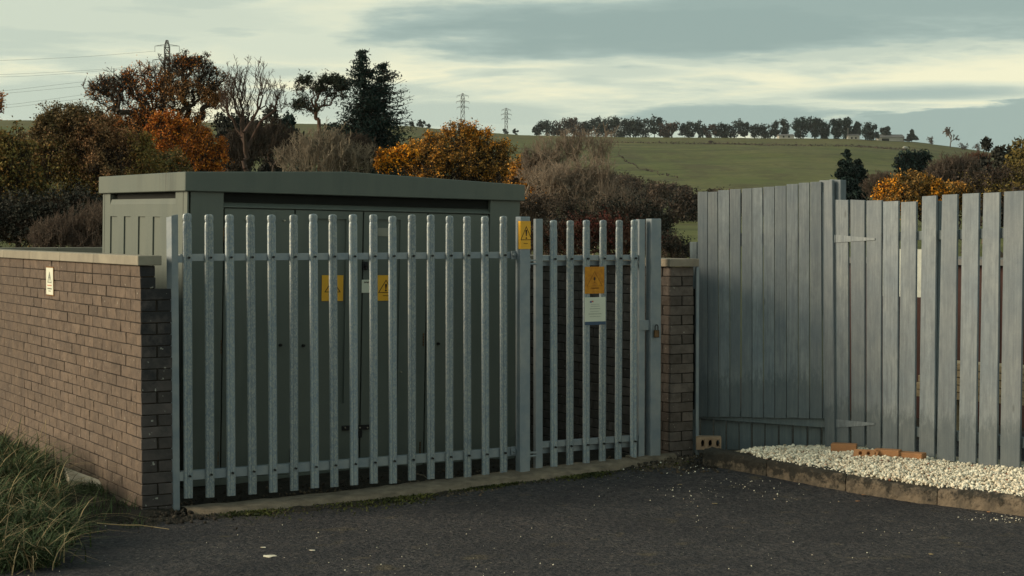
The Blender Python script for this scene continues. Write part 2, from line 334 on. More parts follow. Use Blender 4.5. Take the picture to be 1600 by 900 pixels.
class MB:
    def __init__(s): s.v, s.f = [], []
    def add(s, vs, fs):
        n = len(s.v); s.v += [tuple(p) for p in vs]; s.f += [tuple(i + n for i in f) for f in fs]
    def box(s, a, b):
        (x0, y0, z0), (x1, y1, z1) = a, b
        s.add([(x0, y0, z0), (x1, y0, z0), (x1, y1, z0), (x0, y1, z0), (x0, y0, z1), (x1, y0, z1), (x1, y1, z1), (x0, y1, z1)],
              [(0, 3, 2, 1), (4, 5, 6, 7), (0, 1, 5, 4), (1, 2, 6, 5), (2, 3, 7, 6), (3, 0, 4, 7)])
    def hexa(s, lo, hi):           # four bottom and four top points, counter-clockwise seen from above
        s.add(list(lo) + list(hi), [(0, 3, 2, 1), (4, 5, 6, 7), (0, 1, 5, 4), (1, 2, 6, 5), (2, 3, 7, 6), (3, 0, 4, 7)])
    def prism(s, pts, y0, y1):     # outline in x,z extruded along y
        n = len(pts)
        s.add([(x, y0, z) for x, z in pts] + [(x, y1, z) for x, z in pts],
              [tuple(range(n)), tuple(range(2 * n - 1, n - 1, -1))] + [(i, i + n, (i + 1) % n + n, (i + 1) % n) for i in range(n)])
    def cyl(s, p0, p1, r0, r1=None, k=8):
        p0, p1 = Vector(p0), Vector(p1); r1 = r0 if r1 is None else r1
        d = (p1 - p0).normalized(); a = d.orthogonal().normalized(); b = d.cross(a)
        vs = [p + (a * math.cos(2 * math.pi * i / k) + b * math.sin(2 * math.pi * i / k)) * r for p, r in ((p0, r0), (p1, r1)) for i in range(k)]
        s.add(vs, [tuple(range(k - 1, -1, -1)), tuple(range(k, 2 * k))] + [(i, (i + 1) % k, (i + 1) % k + k, i + k) for i in range(k)])
    def mesh(s, name, bevel=0, smooth=False, seg=1):
        me = bpy.data.meshes.new(name); me.from_pydata(s.v, [], s.f); me.update()
        bm = bmesh.new(); bm.from_mesh(me)
        bmesh.ops.recalc_face_normals(bm, faces=bm.faces)
        if bevel: bmesh.ops.bevel(bm, geom=bm.edges[:], offset=bevel, segments=seg, affect='EDGES', clamp_overlap=True)
        bm.to_mesh(me); bm.free()
        if smooth: me.polygons.foreach_set('use_smooth', [True] * len(me.polygons))
        return me
    def build(s, name, mat, parent=None, bevel=0, smooth=False, **k):
        return obj(name, s.mesh(name, bevel, smooth), mat, parent, **k)
def boxo(name, a, b, mat, parent=None, bevel=0, **k):
    m = MB(); m.box(a, b); return m.build(name, mat, parent, bevel, **k)
def textmesh(txt, size, name):
    cu = bpy.data.curves.new('lettering', 'FONT'); cu.body = txt; cu.size = size; cu.align_x = 'CENTER'; cu.align_y = 'CENTER'; cu.extrude = .0006
    o = bpy.data.objects.new('lettering', cu); C.objects.link(o)
    dg = bpy.context.evaluated_depsgraph_get(); me = bpy.data.meshes.new_from_object(o.evaluated_get(dg)); me.name = name
    bpy.data.objects.remove(o); return me

# ------------------------------------------------------------------ local frame of the compound (u along the fence, v to the back)
ANG = R(29.5)
U = Vector((math.cos(ANG), math.sin(ANG), 0)); V = Vector((-math.sin(ANG), math.cos(ANG), 0)); O = Vector((-2.2, 11.1, 0))
def fu(px, py=550, v=0):          # (u, z) where the pixel meets the plane v behind the fence line
    p = on_plane(px, py, O + V * v, V); return (p - O).dot(U), p.z
def fv(px, py, u):                # (v, z) where the pixel meets the plane at u along the fence
    p = on_plane(px, py, O + U * u, U); return (p - O).dot(V), p.z
def UV(u, v, z=0): return O + U * u + V * v + Vector((0, 0, z))

# ------------------------------------------------------------------ ground
def grid(name, xs, ys, zf, mat, parent=None):
    X, Y = np.meshgrid(xs, ys); Z = zf(X, Y)
    v = np.stack([X, Y, Z], -1).reshape(-1, 3); nx = len(xs); ny = len(ys)
    i = (np.arange(ny - 1)[:, None] * nx + np.arange(nx - 1)[None]).ravel()
    return obj(name, npmesh(name, v, np.stack([i, i + 1, i + nx + 1, i + nx], 1), True), mat, parent)
def sstep(a, b, x): t = np.clip((x - a) / (b - a), 0, 1); return t * t * (3 - 2 * t)
def vnoise(x, y, seed=0):         # smooth value noise for relief
    r = np.random.RandomState(seed).rand(64, 64); xi = np.floor(x).astype(int); yi = np.floor(y).astype(int)
    fx = x - xi; fy = y - yi; fx = fx * fx * (3 - 2 * fx); fy = fy * fy * (3 - 2 * fy)
    g = lambda a, b: r[a % 64, b % 64]
    return (g(xi, yi) * (1 - fx) + g(xi + 1, yi) * fx) * (1 - fy) + (g(xi, yi + 1) * (1 - fx) + g(xi + 1, yi + 1) * fx) * fy - .5
def fbm(x, y, seed=0, o=4): return sum(vnoise(x * 2 ** i, y * 2 ** i, seed + i) / 2 ** i for i in range(o))
def Gn(Y): t = np.clip((Y - 11.2) / 2.0, 0, 1); return .1 * t * t * (3 - 2 * t)

RPX = [-2000, 0, 400, 640, 700, 820, 950, 1100, 1330, 1430, 1480, 1550, 1620, 3000]
RPY = [190, 188, 192, 197, 203, 211.5, 213.5, 215, 217, 222, 229, 239, 243, 235]
PY = [0, 15, 20, 60, 200, 300, 420, 470, 600, 750, 900, 1000, 1500, 4000]
PZ = [-.06, -.06, -.2, 1.2, 3.6, 5.5, 9.5, 13.0, 22.5, 37.5, 50, 51, 48, 30]
def terr(X, Y):
    Yc = np.maximum(Y, 1.); px = CX + FPX * X / Yc
    ridge = (360.9 - np.interp(px, RPX, RPY)) / FPX * 900 + CH
    k = ridge / 50.
    z = np.interp(Y, PY, PZ)
    f = sstep(60, 300, Y); z = z * (1 + f * (k - 1))
    return z + fbm(X / 60, Y / 60, 3) * 2.2 * sstep(100, 300, Y) * (1 - .85 * sstep(700, 880, Y)) + fbm(X / 4, Y / 4, 9) * .25 * sstep(18, 40, Y)
ys = np.concatenate([np.linspace(-60, 14, 20), np.linspace(15, 60, 60), np.linspace(62, 200, 60), np.linspace(203, 1000, 260), np.linspace(1020, 1640, 20)])
xs = np.concatenate([np.linspace(-1490, -400, 16), np.linspace(-390, 390, 300), np.linspace(400, 1490, 16)])
tag(grid('terrain', xs, ys, terr, m_terr), kind='structure')

# the tarmac: a sheet in front of the fence line, cut along it
nu, nv = 200, 150
def asphalt():
    us = np.linspace(-25, 14, 330); vs = np.concatenate([np.linspace(-16, -4, 30), np.linspace(-3.95, -.02, 110)])
    A, B = np.meshgrid(us, vs)
    X = O.x + A * U.x + B * V.x; Y = O.y + A * U.y + B * V.y
    Z = Gn(Y) + fbm(X * 1.3, Y * 1.3, 21) * .014 + fbm(X * 9, Y * 9, 5) * .006 - .02 * sstep(-.35, -.02, B)
    n = len(us); i = (np.arange(len(vs) - 1)[:, None] * n + np.arange(n - 1)[None]).ravel()
    v = np.stack([X, Y, Z], -1).reshape(-1, 3)
    tag(obj('tarmac', npmesh('tarmac', v, np.stack([i, i + 1, i + n + 1, i + n], 1), True), m_asph), kind='structure')
asphalt()
# soil inside the compound and behind the kerb
def soil():
    us = np.linspace(-.1, 9, 160); vs = np.linspace(-.06, 6.5, 90)
    A, B = np.meshgrid(us, vs); X = O.x + A * U.x + B * V.x; Y = O.y + A * U.y + B * V.y
    Z = np.minimum(Gn(Y) * .7, .06) - .012 + fbm(X * 4, Y * 4, 11) * .03
    n = len(us); i = (np.arange(len(vs) - 1)[:, None] * n + np.arange(n - 1)[None]).ravel()
    tag(obj('soil', npmesh('soil', np.stack([X, Y, Z], -1).reshape(-1, 3), np.stack([i, i + 1, i + n + 1, i + n], 1), True), m_soil), kind='structure')
soil()
# weedy verge left of the wall: rises out of the tarmac
E0, E1 = on_ground(-60, 905), on_ground(300, 806)
def verge():
    xs = np.linspace(-9, -1.9, 170); ys = np.linspace(8.2, 20, 200)
    def zf(X, Y):
        d = Vector((E1.x - E0.x, E1.y - E0.y)).normalized()
        s = -(X - E0.x) * d.y + (Y - E0.y) * d.x            # distance behind the edge line
        h = -.03 + .09 * sstep(-.1, .75, s) + .08 * sstep(.5, 2.2, s) * sstep(-2.5, -3.3, X)
        lu = (X - O.x) * U.x + (Y - O.y) * U.y              # keep it outside the wall
        h = np.where(lu > -.33, np.minimum(h, -.03 + .05 * sstep(-.05, .25, s)), h)
        h = np.where((lu > -.02) & ((X - O.x) * V.x + (Y - O.y) * V.y > -.05), -.06, h)
        return h + fbm(X * 3, Y * 3, 31) * .06 + fbm(X * 14, Y * 14, 33) * .02
    tag(grid('verge', xs, ys, zf, m_soil), kind='structure')
verge()

# concrete footing along the fence
def footing():
    mb = MB(); n = 60; ul, ur = .03, 3.95
    top = []
    for i in range(n + 1):
        u = ul + (ur - ul) * i / n
        w = .27 + .025 * math.sin(u * 5.1) + random.uniform(-.012, .012)
        if u < .35: w *= math.sqrt(max(1 - ((.35 - u) / .36) ** 2, .05)) 
        if u > 3.3: w *= 1 - .75 * (u - 3.3) / .65
        top.append((u, w))
    rows = []
    for u, w in top:
        rows.append([(u, .03), (u, -w * .5), (u, -w + .02), (u, -w - .015)])
    vs = []
    for k, r in enumerate(rows):
        for j, (a, b) in enumerate(r):
            p = UV(a, b); g = G(p.x, p.y)
            h = (.035, .04, .032, -.05)[j] + random.uniform(-.004, .004)
            vs.append((p.x, p.y, g + h - .01))
    fs = [(i * 4 + j, i * 4 + j + 1, (i + 1) * 4 + j + 1, (i + 1) * 4 + j) for i in range(n) for j in range(3)]
    mb.add(vs, fs); me = mb.mesh('footing', smooth=True)
    tag(obj('concrete_strip', me, m_conc), kind='structure')
footing()

# ------------------------------------------------------------------ palisade fence
def pale_mesh(L, name='pale'):
    prof = [(-.031, -.001), (-.0255, -.012), (-.014, -.0175), (-.004, -.0105), (.004, -.0105), (.014, -.0175), (.0255, -.012), (.031, -.001),
            (.0285, .003), (.013, -.013), (0, -.0065), (-.013, -.013), (-.0285, .003)]
    st = [(0, 1, 1), (L - .085, 1, 1), (L - .066, .95, 1), (L - .055, .88, .95), (L - .044, .95, 1), (L - .032, 1.0, 1), (L - .012, .98, 1), (L - .003, .86, .9), (L, .6, .6)]
    vs, fs, k = [], [], len(prof)
    for z, s, t in st:
        for x, y in prof:
            xx = x * s + (.004 if s < .85 and z < L - .01 else 0)
            vs.append((xx, y * t, z - (abs(x) * .12 if z > L - .02 else 0)))
    for i in range(len(st) - 1):
        for j in range(k): fs.append((i * k + j, i * k + (j + 1) % k, (i + 1) * k + (j + 1) % k, (i + 1) * k + j))
    fs.append(tuple(range(k - 1, -1, -1))); fs.append(tuple((len(st) - 1) * k + j for j in range(k)))
    mb = MB(); mb.add(vs, fs); return mb.mesh(name)
PZ0, PL = .075, 1.878
pm = pale_mesh(PL)
bolt_mb = MB(); bolt_mb.cyl((0, -.004, 0), (0, -.022, 0), .008, .007, 6); bolt_me = bolt_mb.mesh('bolt'); bolt_me.materials.append(m_black)
fence = thing('palisade_fence', 'galvanised steel palisade fence of seventeen rounded pales in front of the green cabinet', 'fence', tuple(O), ANG)
PXS = [292.5, 326.4, 359.7, 393, 425.5, 458.3, 490.7, 521.2, 552.2, 583, 613.2, 642.8, 672.4, 701.3, 729.9, 758.2, 786.3]
ZU0, ZU1 = fu(450, 406.5)[1], fu(450, 396)[1]
ZL0, ZL1 = fu(450, 739)[1], fu(450, 725)[1]
def add_pale(parent, u, v, z0, mesh=pm, zs=(), rz=0):
    p = obj('pale', mesh, m_galv, parent, (u, v, z0), (random.uniform(-.002, .002), random.uniform(-.003, .003), rz + random.uniform(-.04, .04)))
    for z in zs: obj('bolt', bolt_me, None, p, (.006, -.0085, z - z0))
    return p
for px in PXS:
    u, _ = fu(px, 550)
    add_pale(fence, u, -.004, PZ0 + random.uniform(-.006, .006), zs=((ZU0 + ZU1) / 2, (ZL0 + ZL1) / 2))
UP = fu(812, 560)[0]             # centre post
def angle_rail(parent, u0, u1, z0, z1, v=.004, name='rail'):
    m = MB(); m.box((u0, v, z0), (u1, v + .006, z1)); m.box((u0, v + .0065, z1 - .006), (u1, v + .05, z1)); return m.build(name, m_galv2, parent, .001)
angle_rail(fence, fu(283)[0], UP - .028, ZU0, ZU1); angle_rail(fence, fu(283)[0], UP - .028, ZL0, ZL1)
# corner post: an angled pale
ue0, ue1 = fu(263.5, 560)[0], fu(279.5, 560)[0]
mb = MB(); hgt = 1.95
for (a, b, z1) in (((ue0, .03), (ue0 + .024, -.004), hgt - .02), ((ue0 + .0245, -.0045), (ue1 - .002, -.008), hgt - .008)):
    d = Vector((b[0] - a[0], b[1] - a[1])).normalized(); n = Vector((-d.y, d.x)) * .004
    lo = [(a[0], a[1], .005), (b[0], b[1], .005), (b[0] + n.x, b[1] + n.y, .005), (a[0] + n.x, a[1] + n.y, .005)]
    hi = [(x, y, z1 if i in (0, 3) else z1 + .008) for i, (x, y, _) in enumerate(lo)]
    mb.hexa(lo, hi)
mb.build('end_post', m_galv2, fence, .0008)
boxo('bracket', (ue1 - .004, .0, ZU0 - .01), (fu(290)[0], .0035, ZU1 - .01), m_galv2, fence); boxo('bracket', (ue1 - .004, .0, ZL0), (fu(290)[0], .0035, ZL1), m_galv2, fence)
# centre post with plates
post = MB(); post.box((UP - .036, -.075, -.02), (UP + .046, .0, 1.945)); po = post.build('post', m_galv2, fence, .004)
for z, y in (((ZU0 + ZU1) / 2, 400), ((ZL0 + ZL1) / 2 + .01, 700)):
    pl = MB(); pl.box((UP - .075, -.012, z - .03), (UP - .037, -.004, z + .03)); pl.cyl((UP - .056, -.012, z), (UP - .056, -.024, z), .014, .011, 6)
    pl.build('fixing_plate', m_galv2, fence, .001)

# ------------------------------------------------------------------ palisade gate
gate = thing('palisade_gate', 'narrow galvanised palisade gate standing closed between two steel posts', 'gate', tuple(O), ANG)
gz0 = .085
pm2 = pale_mesh(1.84, 'pale_short')
GX = [864.8, 889.6, 915.4, 940.4, 965.3, 989.2]
gu0, gu1 = fu(842, 560)[0], fu(1004, 560)[0]
gzu = (fu(960, 413)[1], fu(960, 398.5)[1]); gzl = (fu(930, 702)[1], fu(930, 685)[1])
for px in GX: add_pale(gate, fu(px, 540)[0], -.006, gz0 + random.uniform(-.004, .004), pm2, ((gzu[0] + gzu[1]) / 2 + .01, (gzl[0] + gzl[1]) / 2))
for (z0, z1) in (gzu, gzl):
    zm = z0 + (z1 - z0) * .5
    angle_rail(gate, gu0 + .031, gu1 - .04, zm - .002, z1, .002); boxo('rail', (gu0 + .031, .03, z0 - .006), (gu1 - .04, .034, zm - .008), m_galv2, gate)
s1 = MB(); s1.box((gu0 - .03, -.006, .03), (gu0 + .03, .03, 1.93)); s1.build('stile', m_galv2, gate, .002)
s2 = MB(); s2.box((gu1 - .034, -.002, .05), (gu1 + .02, .05, 1.93)); s2.build('stile', m_galv2, gate, .002)
for z in (1.60, .19):
    h = MB(); h.cyl((UP + .047, -.02, z), (gu0 - .031, -.02, z), .009); h.cyl((UP + .07, -.02, z - .03), (UP + .07, -.02, z + .045), .009); h.box((UP + .047, -.03, z + .02), (gu0 - .031, -.012, z + .032))
    h.build('hinge', m_galv2, gate)
lz0, lz1 = fu(1012, 515.5)[1], fu(1012, 500)[1]
boxo('latch_plate', (gu1 - .036, -.012, lz0), (fu(1019)[0], -.003, lz1), m_galv2, gate, .001)
gp = thing('gate_post', 'galvanised steel post the narrow gate locks to, beside the right brick pier', 'post', tuple(O), ANG)
ug = fu(1021.5, 540)[0]
boxo('shaft', (ug - .048, -.035, -.0), (ug + .044, .045, 1.935), m_galv2, gp, .004)
# padlock
ul, zl = fu(1019.5, 520)[0], fu(1019, 519)[1]
pk = thing('padlock', 'rusty brass padlock hanging on the latch of the narrow gate', 'padlock', tuple(UV(ul, -.055, zl)), ANG)
boxo('lock_body', (-.021, -.012, -.038), (.021, .012, .02), m_brass, pk, .005)
sh = MB(); pts = [(-.013, .018), (-.013, .045), (-.007, .058), (.007, .058), (.013, .045), (.013, .018)]
for a, b in zip(pts, pts[1:]): sh.cyl((a[0], 0, a[1]), (b[0], 0, b[1]), .0045)
sh.build('shackle', m_black, pk)

# ------------------------------------------------------------------ signs
def tri(mb, cx, cz, w, h, t, y0, y1):
    a = [(cx - w / 2, cz), (cx + w / 2, cz), (cx, cz + h)]
    c = (cx, cz + h / 3)
    for i in range(3):
        p, q = a[i], a[(i + 1) % 3]; k = 1 - t
        pi = (c[0] + (p[0] - c[0]) * k, c[1] + (p[1] - c[1]) * k); qi = (c[0] + (q[0] - c[0]) * k, c[1] + (q[1] - c[1]) * k)
        mb.prism([p, q, qi, pi], y0, y1)
def excl(mb, cx, z0, h, w, y0, y1):
    mb.prism([(cx - w * .22, z0 + h * .32), (cx + w * .22, z0 + h * .32), (cx + w * .5, z0 + h * .92), (cx + w * .25, z0 + h), (cx - w * .25, z0 + h), (cx - w * .5, z0 + h * .92)], y0, y1)
    mb.prism([(cx + w * .45 * math.cos(a), z0 + w * .45 + w * .45 * math.sin(a)) for a in [i * math.pi / 4 for i in range(8)]], y0, y1)
def sign(name, label, p, rz, w, h, mat, kind, rot=None):
    s = thing(name, label, 'sign', tuple(p), rz, rot=rot)
    boxo('plate', (0, -.002, 0), (w, 0, h), mat, s)
    y0, y1 = -.0035, -.0022
    def txt(t, size, x, z, mt=m_ink):
        o = obj('lettering', textmesh(t, size, 'lettering'), mt, s, (x, -.003, z), (R(90), 0, 0)); return o
    if kind == 'excl':
        m = MB(); tri(m, w * .5, h * .31, w * .84, h * .52, .14, y0, y1); m.build('triangle', m_ink, s)
        m = MB(); excl(m, w * .5, h * .36, h * .30, w * .12, y0, y1); m.build('exclamation_mark', m_ink, s)
        txt('DANGER', h * .06, w * .5, h * .2)
    if kind == 'shock':
        m = MB(); tri(m, w * .5, h * .34, w * .76, h * .5, .14, y0, y1); m.build('triangle', m_ink, s)
        m = MB(); m.prism([(w * .56, h * .74), (w * .44, h * .62), (w * .5, h * .62), (w * .46, h * .54), (w * .58, h * .65), (w * .52, h * .65)], y0, y1)
        m.prism([(w * .36, h * .38), (w * .46, h * .46), (w * .4, h * .5), (w * .52, h * .54), (w * .62, h * .47), (w * .54, h * .44), (w * .6, h * .37), (w * .53, h * .36), (w * .48, h * .43)], y0, y1)
        m.build('shock_symbol', m_ink, s)
        txt('Danger of', h * .085, w * .5, h * .24); txt('death', h * .085, w * .5, h * .14)
    return s, txt
# on the centre post, wrapped round its left corner
zt0, zt1 = fu(815, 389)[1], fu(815, 345.5)[1]
hs = zt1 - zt0
s, txt = sign('warning_sign', 'yellow warning triangle sign wrapped round the top of the centre steel post', UV(UP - .036, -.0765, zt0), ANG, .0825, hs, m_yel, '')
boxo('side_flap', (-.0025, -.0015, 0), (-.0005, .032, hs), m_yel, s)
m = MB(); w = .0825; tri(m, w * .56, hs * .32, .098, hs * .5, .13, -.0035, -.0022)
m.build('triangle', m_ink, s); m = MB(); excl(m, w * .56, hs * .36, hs * .33, .014, -.0035, -.0022); m.build('exclamation_mark', m_ink, s)
txt('DANGER', .008, w * .5, hs * .2)
# cut the triangle at the sign's edge
tr_ = [c for c in s.children if c.name.startswith('triangle')][0]
bm = bmesh.new(); bm.from_mesh(tr_.data)
bmesh.ops.bisect_plane(bm, geom=bm.verts[:] + bm.edges[:] + bm.faces[:], plane_co=(w - .0008, 0, 0), plane_no=(1, 0, 0), clear_outer=True)
bmesh.ops.bisect_plane(bm, geom=bm.verts[:] + bm.edges[:] + bm.faces[:], plane_co=(.0008, 0, 0), plane_no=(-1, 0, 0), clear_outer=True)
bm.to_mesh(tr_.data); bm.free()
# faded orange sign and white notice on the gate
ua, za = fu(913.7, 459, -.026); ub, zb = fu(944, 416.5, -.026)
s, txt = sign('warning_sign', 'faded orange warning sign on the narrow gate, above the white notice', UV(ua, -.026, za), ANG, ub - ua, zb - za, m_yeld, '')
w, h = ub - ua, zb - za
m = MB(); tri(m, w * .5, h * .28, w * .8, h * .55, .05, -.0035, -.0022); m.build('triangle', m_inkf, s)
m = MB(); m.prism([(w * .45, h * .52), (w * .5, h * .47), (w * .55, h * .54), (w * .54, h * .6), (w * .49, h * .62), (w * .45, h * .58)], -.0035, -.0022); m.box((w * .46, -.0035, h * .415), (w * .54, -.0022, h * .44))
m.build('symbol', m_ink, s); txt('DANGER', h * .09, w * .5, h * .2, m_inkf)
ua, za = fu(913.5, 508, -.026); ub, zb = fu(946, 464, -.026); w, h = ub - ua, zb - za
s, txt = sign('notice_board', 'white paper notice with small print and a blue foot, fixed to the narrow gate', UV(ua, -.026, za), ANG, w, h, m_white, '')
boxo('blue_band', (0, -.0034, 0), (w, -.0021, h * .12), m_blue, s); boxo('logo', (w * .24, -.0034, h * .80), (w * .33, -.0021, h * .87), m_blue2, s); boxo('logo', (w * .335, -.0034, h * .82), (w * .41, -.0021, h * .875), m_red, s)
for i, (a, b, th) in enumerate([(.30, .70, .010), (.28, .72, .012), (.24, .74, .016), (.27, .66, .010), (.18, .80, .016), (.24, .76, .011)]):
    z = h * (.74 - i * .093 + (.02 if i > 0 else 0)); m = MB(); x = a
    while x < b:                  # broken dashes: print too small to read
        l = random.uniform(.02, .07); m.box((w * x, -.0034, z), (w * min(x + l, b), -.0021, z + h * th)); x += l + random.uniform(.008, .02)
    m.build('small_print', m_greyink, s)
# white sign on the left wall, seen edge-on
# ------------------------------------------------------------------ brick walls
def brick_variants(lx, ly, lz, n=6):
    out = []
    for i in range(n):
        m = MB(); m.box((0, 0, 0), (lx, ly, lz)); me = m.mesh('brick', .0035)
        for v in me.vertices: v.co += Vector((random.uniform(-.0018, .0018), random.uniform(-.0018, .0018), random.uniform(-.0015, .0015)))
        out.append(me)
    return out
BS = brick_variants(.102, .216, .0695)       # along v
BU = brick_variants(.2175, .102, .0695)       # along u
def with_mat(meshes, mat): 
    r = []
    for m in meshes: q = m.copy(); q.materials.clear(); q.materials.append(mat); r.append(q)
    return r
def brick_wall(t, z0, courses, length, face_mat, end_mat, single_to, outer=-1, step=2, wall_x=0, pier=True, mirror=False):
    """wall along +v from its end face at v=0; bricks singly up to single_to metres, the rest joined"""
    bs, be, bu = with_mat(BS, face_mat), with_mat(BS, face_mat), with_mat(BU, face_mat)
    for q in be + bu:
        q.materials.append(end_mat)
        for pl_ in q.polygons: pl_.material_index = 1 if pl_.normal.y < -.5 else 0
    rest = MB(); cnt = 0
    for c in range(courses):
        z = z0 + .075 * c + .003; v = 0.; odd = c % 2
        jx = random.uniform(-.0015, .0015)
        def put(meshes, x, y):
            obj('brick', random.choice(meshes), None, t, (x + jx + random.uniform(-.0015, .0015), y + random.uniform(-.001, .001), z), (0, 0, random.uniform(-.004, .004)))
        top = c >= courses - step
        if odd:
            if top and not mirror: put(be, wall_x, 0 - .0)   # near end above the pier step
            else: put(bu, 0 if not mirror else 0, 0)
            v = .2245 if (top and not mirror) else .1125
        else:
            put(bs if not pier else be, wall_x, 0)
            if not (top and not mirror): put(be, .1145 if not mirror else (.1145), .001)
            v = .2245
        if top and odd and not mirror: v = .2245
        while v < length:
            if v + .1 < single_to: put(bs, wall_x, v)
            else:
                x = wall_x + jx + random.uniform(-.0015, .0015); rest.box((x, v, z), (x + .102, v + .2195, z + .0695))
            v += .2245
    core = MB(); core.box((wall_x + .007, .007, z0), (wall_x + .095, length - .01, z0 + .075 * courses - .004)); core.box((wall_x + .0955, .007, z0), (.2125, .21, z0 + .075 * (courses - (0 if mirror else step)) - .006))
    core.build('mortar', m_mortar, t)
    if rest.v:
        o = rest.build('brick', face_mat, t); tag(o, kind='stuff')
WL = fu(220.5, 600)[0]
Wp = UV(WL, 0); 
zc0, zc1 = 1.616, 1.682
wall = thing('brick_wall', 'long brown brick wall with pale coping running back on the left of the fence', 'wall', tuple(Wp), ANG)
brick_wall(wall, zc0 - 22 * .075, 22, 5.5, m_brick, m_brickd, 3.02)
def coping(t, x0, x1, z0, z1, cuts, mat, slope=0):
    for a, b in zip(cuts, cuts[1:]):
        m = MB(); m.box((x0, a + .002, z0), (x1, b - .002, z1)); m.build('coping_stone', mat, t, .004)
def wv(px, py=400): return (on_plane(px, py, Wp, U) - Wp).dot(V)
cj = wv(151)
coping(wall, -.025, .135, zc0 + .002, zc1, [-.03, cj, cj + .9, cj + 1.8, cj + 2.7, 5.45], m_coping)
# small white sign on that wall
va, zb_ = fv(73.5, 418, WL); vb, za_ = fv(84.5, 461, WL)
va, vb = min(va, vb), max(va, vb); hh = zb_ - za_; ww = vb - va
ws = thing('warning_sign', 'small white sign with a red edge on the left brick wall', 'sign', tuple(UV(WL - .006, vb, za_)), ANG - R(90))
boxo('backing', (-.008, .0008, -.008), (ww + .008, .003, hh + .008), m_inkf, ws)
boxo('plate', (0, -.0015, 0), (ww, .0006, hh), m_white, ws)
m = MB(); tri(m, ww * .5, hh * .44, ww * .6, hh * .42, .25, -.003, -.0017); m.build('triangle', m_greyink, ws)
m = MB(); m.prism([(ww * .52, hh * .8), (ww * .4, hh * .62), (ww * .5, hh * .62), (ww * .42, hh * .48), (ww * .62, hh * .66), (ww * .52, hh * .66)], -.003, -.0017); m.build('symbol', m_greyink, ws)
m = MB(); m.box((ww * .18, -.003, hh * .33), (ww * .8, -.0017, hh * .36)); m.build('red_rule', m_red, ws)
m = MB(); m.box((ww * .2, -.003, hh * .20), (ww * .8, -.0017, hh * .25)); m.box((ww * .35, -.003, hh * .12), (ww * .65, -.0017, hh * .15)); m.build('small_print', m_greyink, ws)

# right wall: pier beside the gate
WR = fu(1047.5, 560)[0]
Wq = UV(WR, 0)
z1r = fu(1060, 417)[1]
wall2 = thing('brick_wall', 'brick wall with a stained pier between the narrow gate and the wooden boards', 'wall', tuple(Wq), ANG)
brick_wall(wall2, z1r - 22 * .075, 22, 5.5, m_brickp, m_brickp, 2.9, mirror=True)
coping(wall2, -.03, .245, z1r + .002, z1r + .062, [-.035, .78, 1.68, 2.58, 3.48, 4.4, 5.45], m_coping2)
# back wall
wall3 = thing('brick_wall', 'low brick wall closing the compound behind the green cabinet, only its coping showing', 'wall', tuple(UV(WL, 5.5)), ANG)
L3 = WR - WL
bb = MB()
for c in range(22):
    x = -.11 * (c % 2)
    while x < L3: bb.box((max(x, 0), 0, -.034 + c * .075 + .003), (min(x + .2195, L3), .102, -.034 + c * .075 + .072)); x += .2245
tag(bb.build('brick', m_brick, wall3), kind='stuff')
boxo('mortar', (.01, .007, -.034), (L3 - .01, .095, 1.61), m_mortar, wall3)
x = -.02
while x < L3 + .1: boxo('coping_stone', (x, -.03, 1.618), (x + .896, .135, 1.684), m_coping, wall3, .004); x += .9

# ------------------------------------------------------------------ substation cabinet
CA = at(285, 500, 12.0); CA.z = .02
def cu_(px, py=420): p = on_plane(px, py, CA, V); return (p - CA).dot(U), p.z - CA.z
def cv_(px, py=400): p = on_plane(px, py, CA, U); return (p - CA).dot(V), p.z - CA.z
TX, TY = .011, .017
cab = thing('substation_cabinet', 'large dark green electrical substation cabinet with four doors behind the palisade fence', 'cabinet', tuple(CA), rot=(TX, TY, ANG))
LU = cu_(804, 330)[0]; LV = cv_(153, 330)[0]; HZ = cu_(285, 298.5)[1]
def tz(z, u, v=0): return z + TY * u - TX * v        # undo the lean for heights read off the picture
u1, zd = cu_(342, 325.5); zd = tz(zd, u1); u5 = cu_(757, 330)[0]
ul_ = [cu_(p, 330)[0] for p in (342, 453.5, 560.5, 661.5, 757)]
zop = tz(cu_(400, 317)[1], .5)
body = MB()
zst = tz(cv_(215, 313)[1], 0, 1.1)
body.box((.012, .05, .0), (LU - .002, LV, zst - .03)); body.box((.06, .05, zst - .0298), (LU - .002, LV - .003, HZ - .002))     # core
body.box((.025, 0, .0), (u1 - .006, .049, HZ - .001))                 # front left pilaster
body.box((u5 + .006, 0, .0), (LU, .049, HZ - .001))                   # front right pilaster
body.hexa([(u1 - .005, 0, zd + .008), (u5 + .005, 0, zd + .008), (u5 + .005, .0495, zd + .008), (u1 - .005, .0495, zd + .008)],
          [(u1 - .005, 0, zop - .03), (u5 + .005, 0, zop - .03), (u5 + .005, .0495, zop), (u1 - .005, .0495, zop)])   # header with sloped sill
body.box((u1 - .005, .0, .0), (u5 + .005, .049, .05))
body.build('body', m_cab, cab, .0015)
# louvre: dark slot behind the eave
boxo('vent_slot', (u1 - .004, .036, zop + .002), (u5 + .004, .0488, HZ - .004), m_dark, cab)
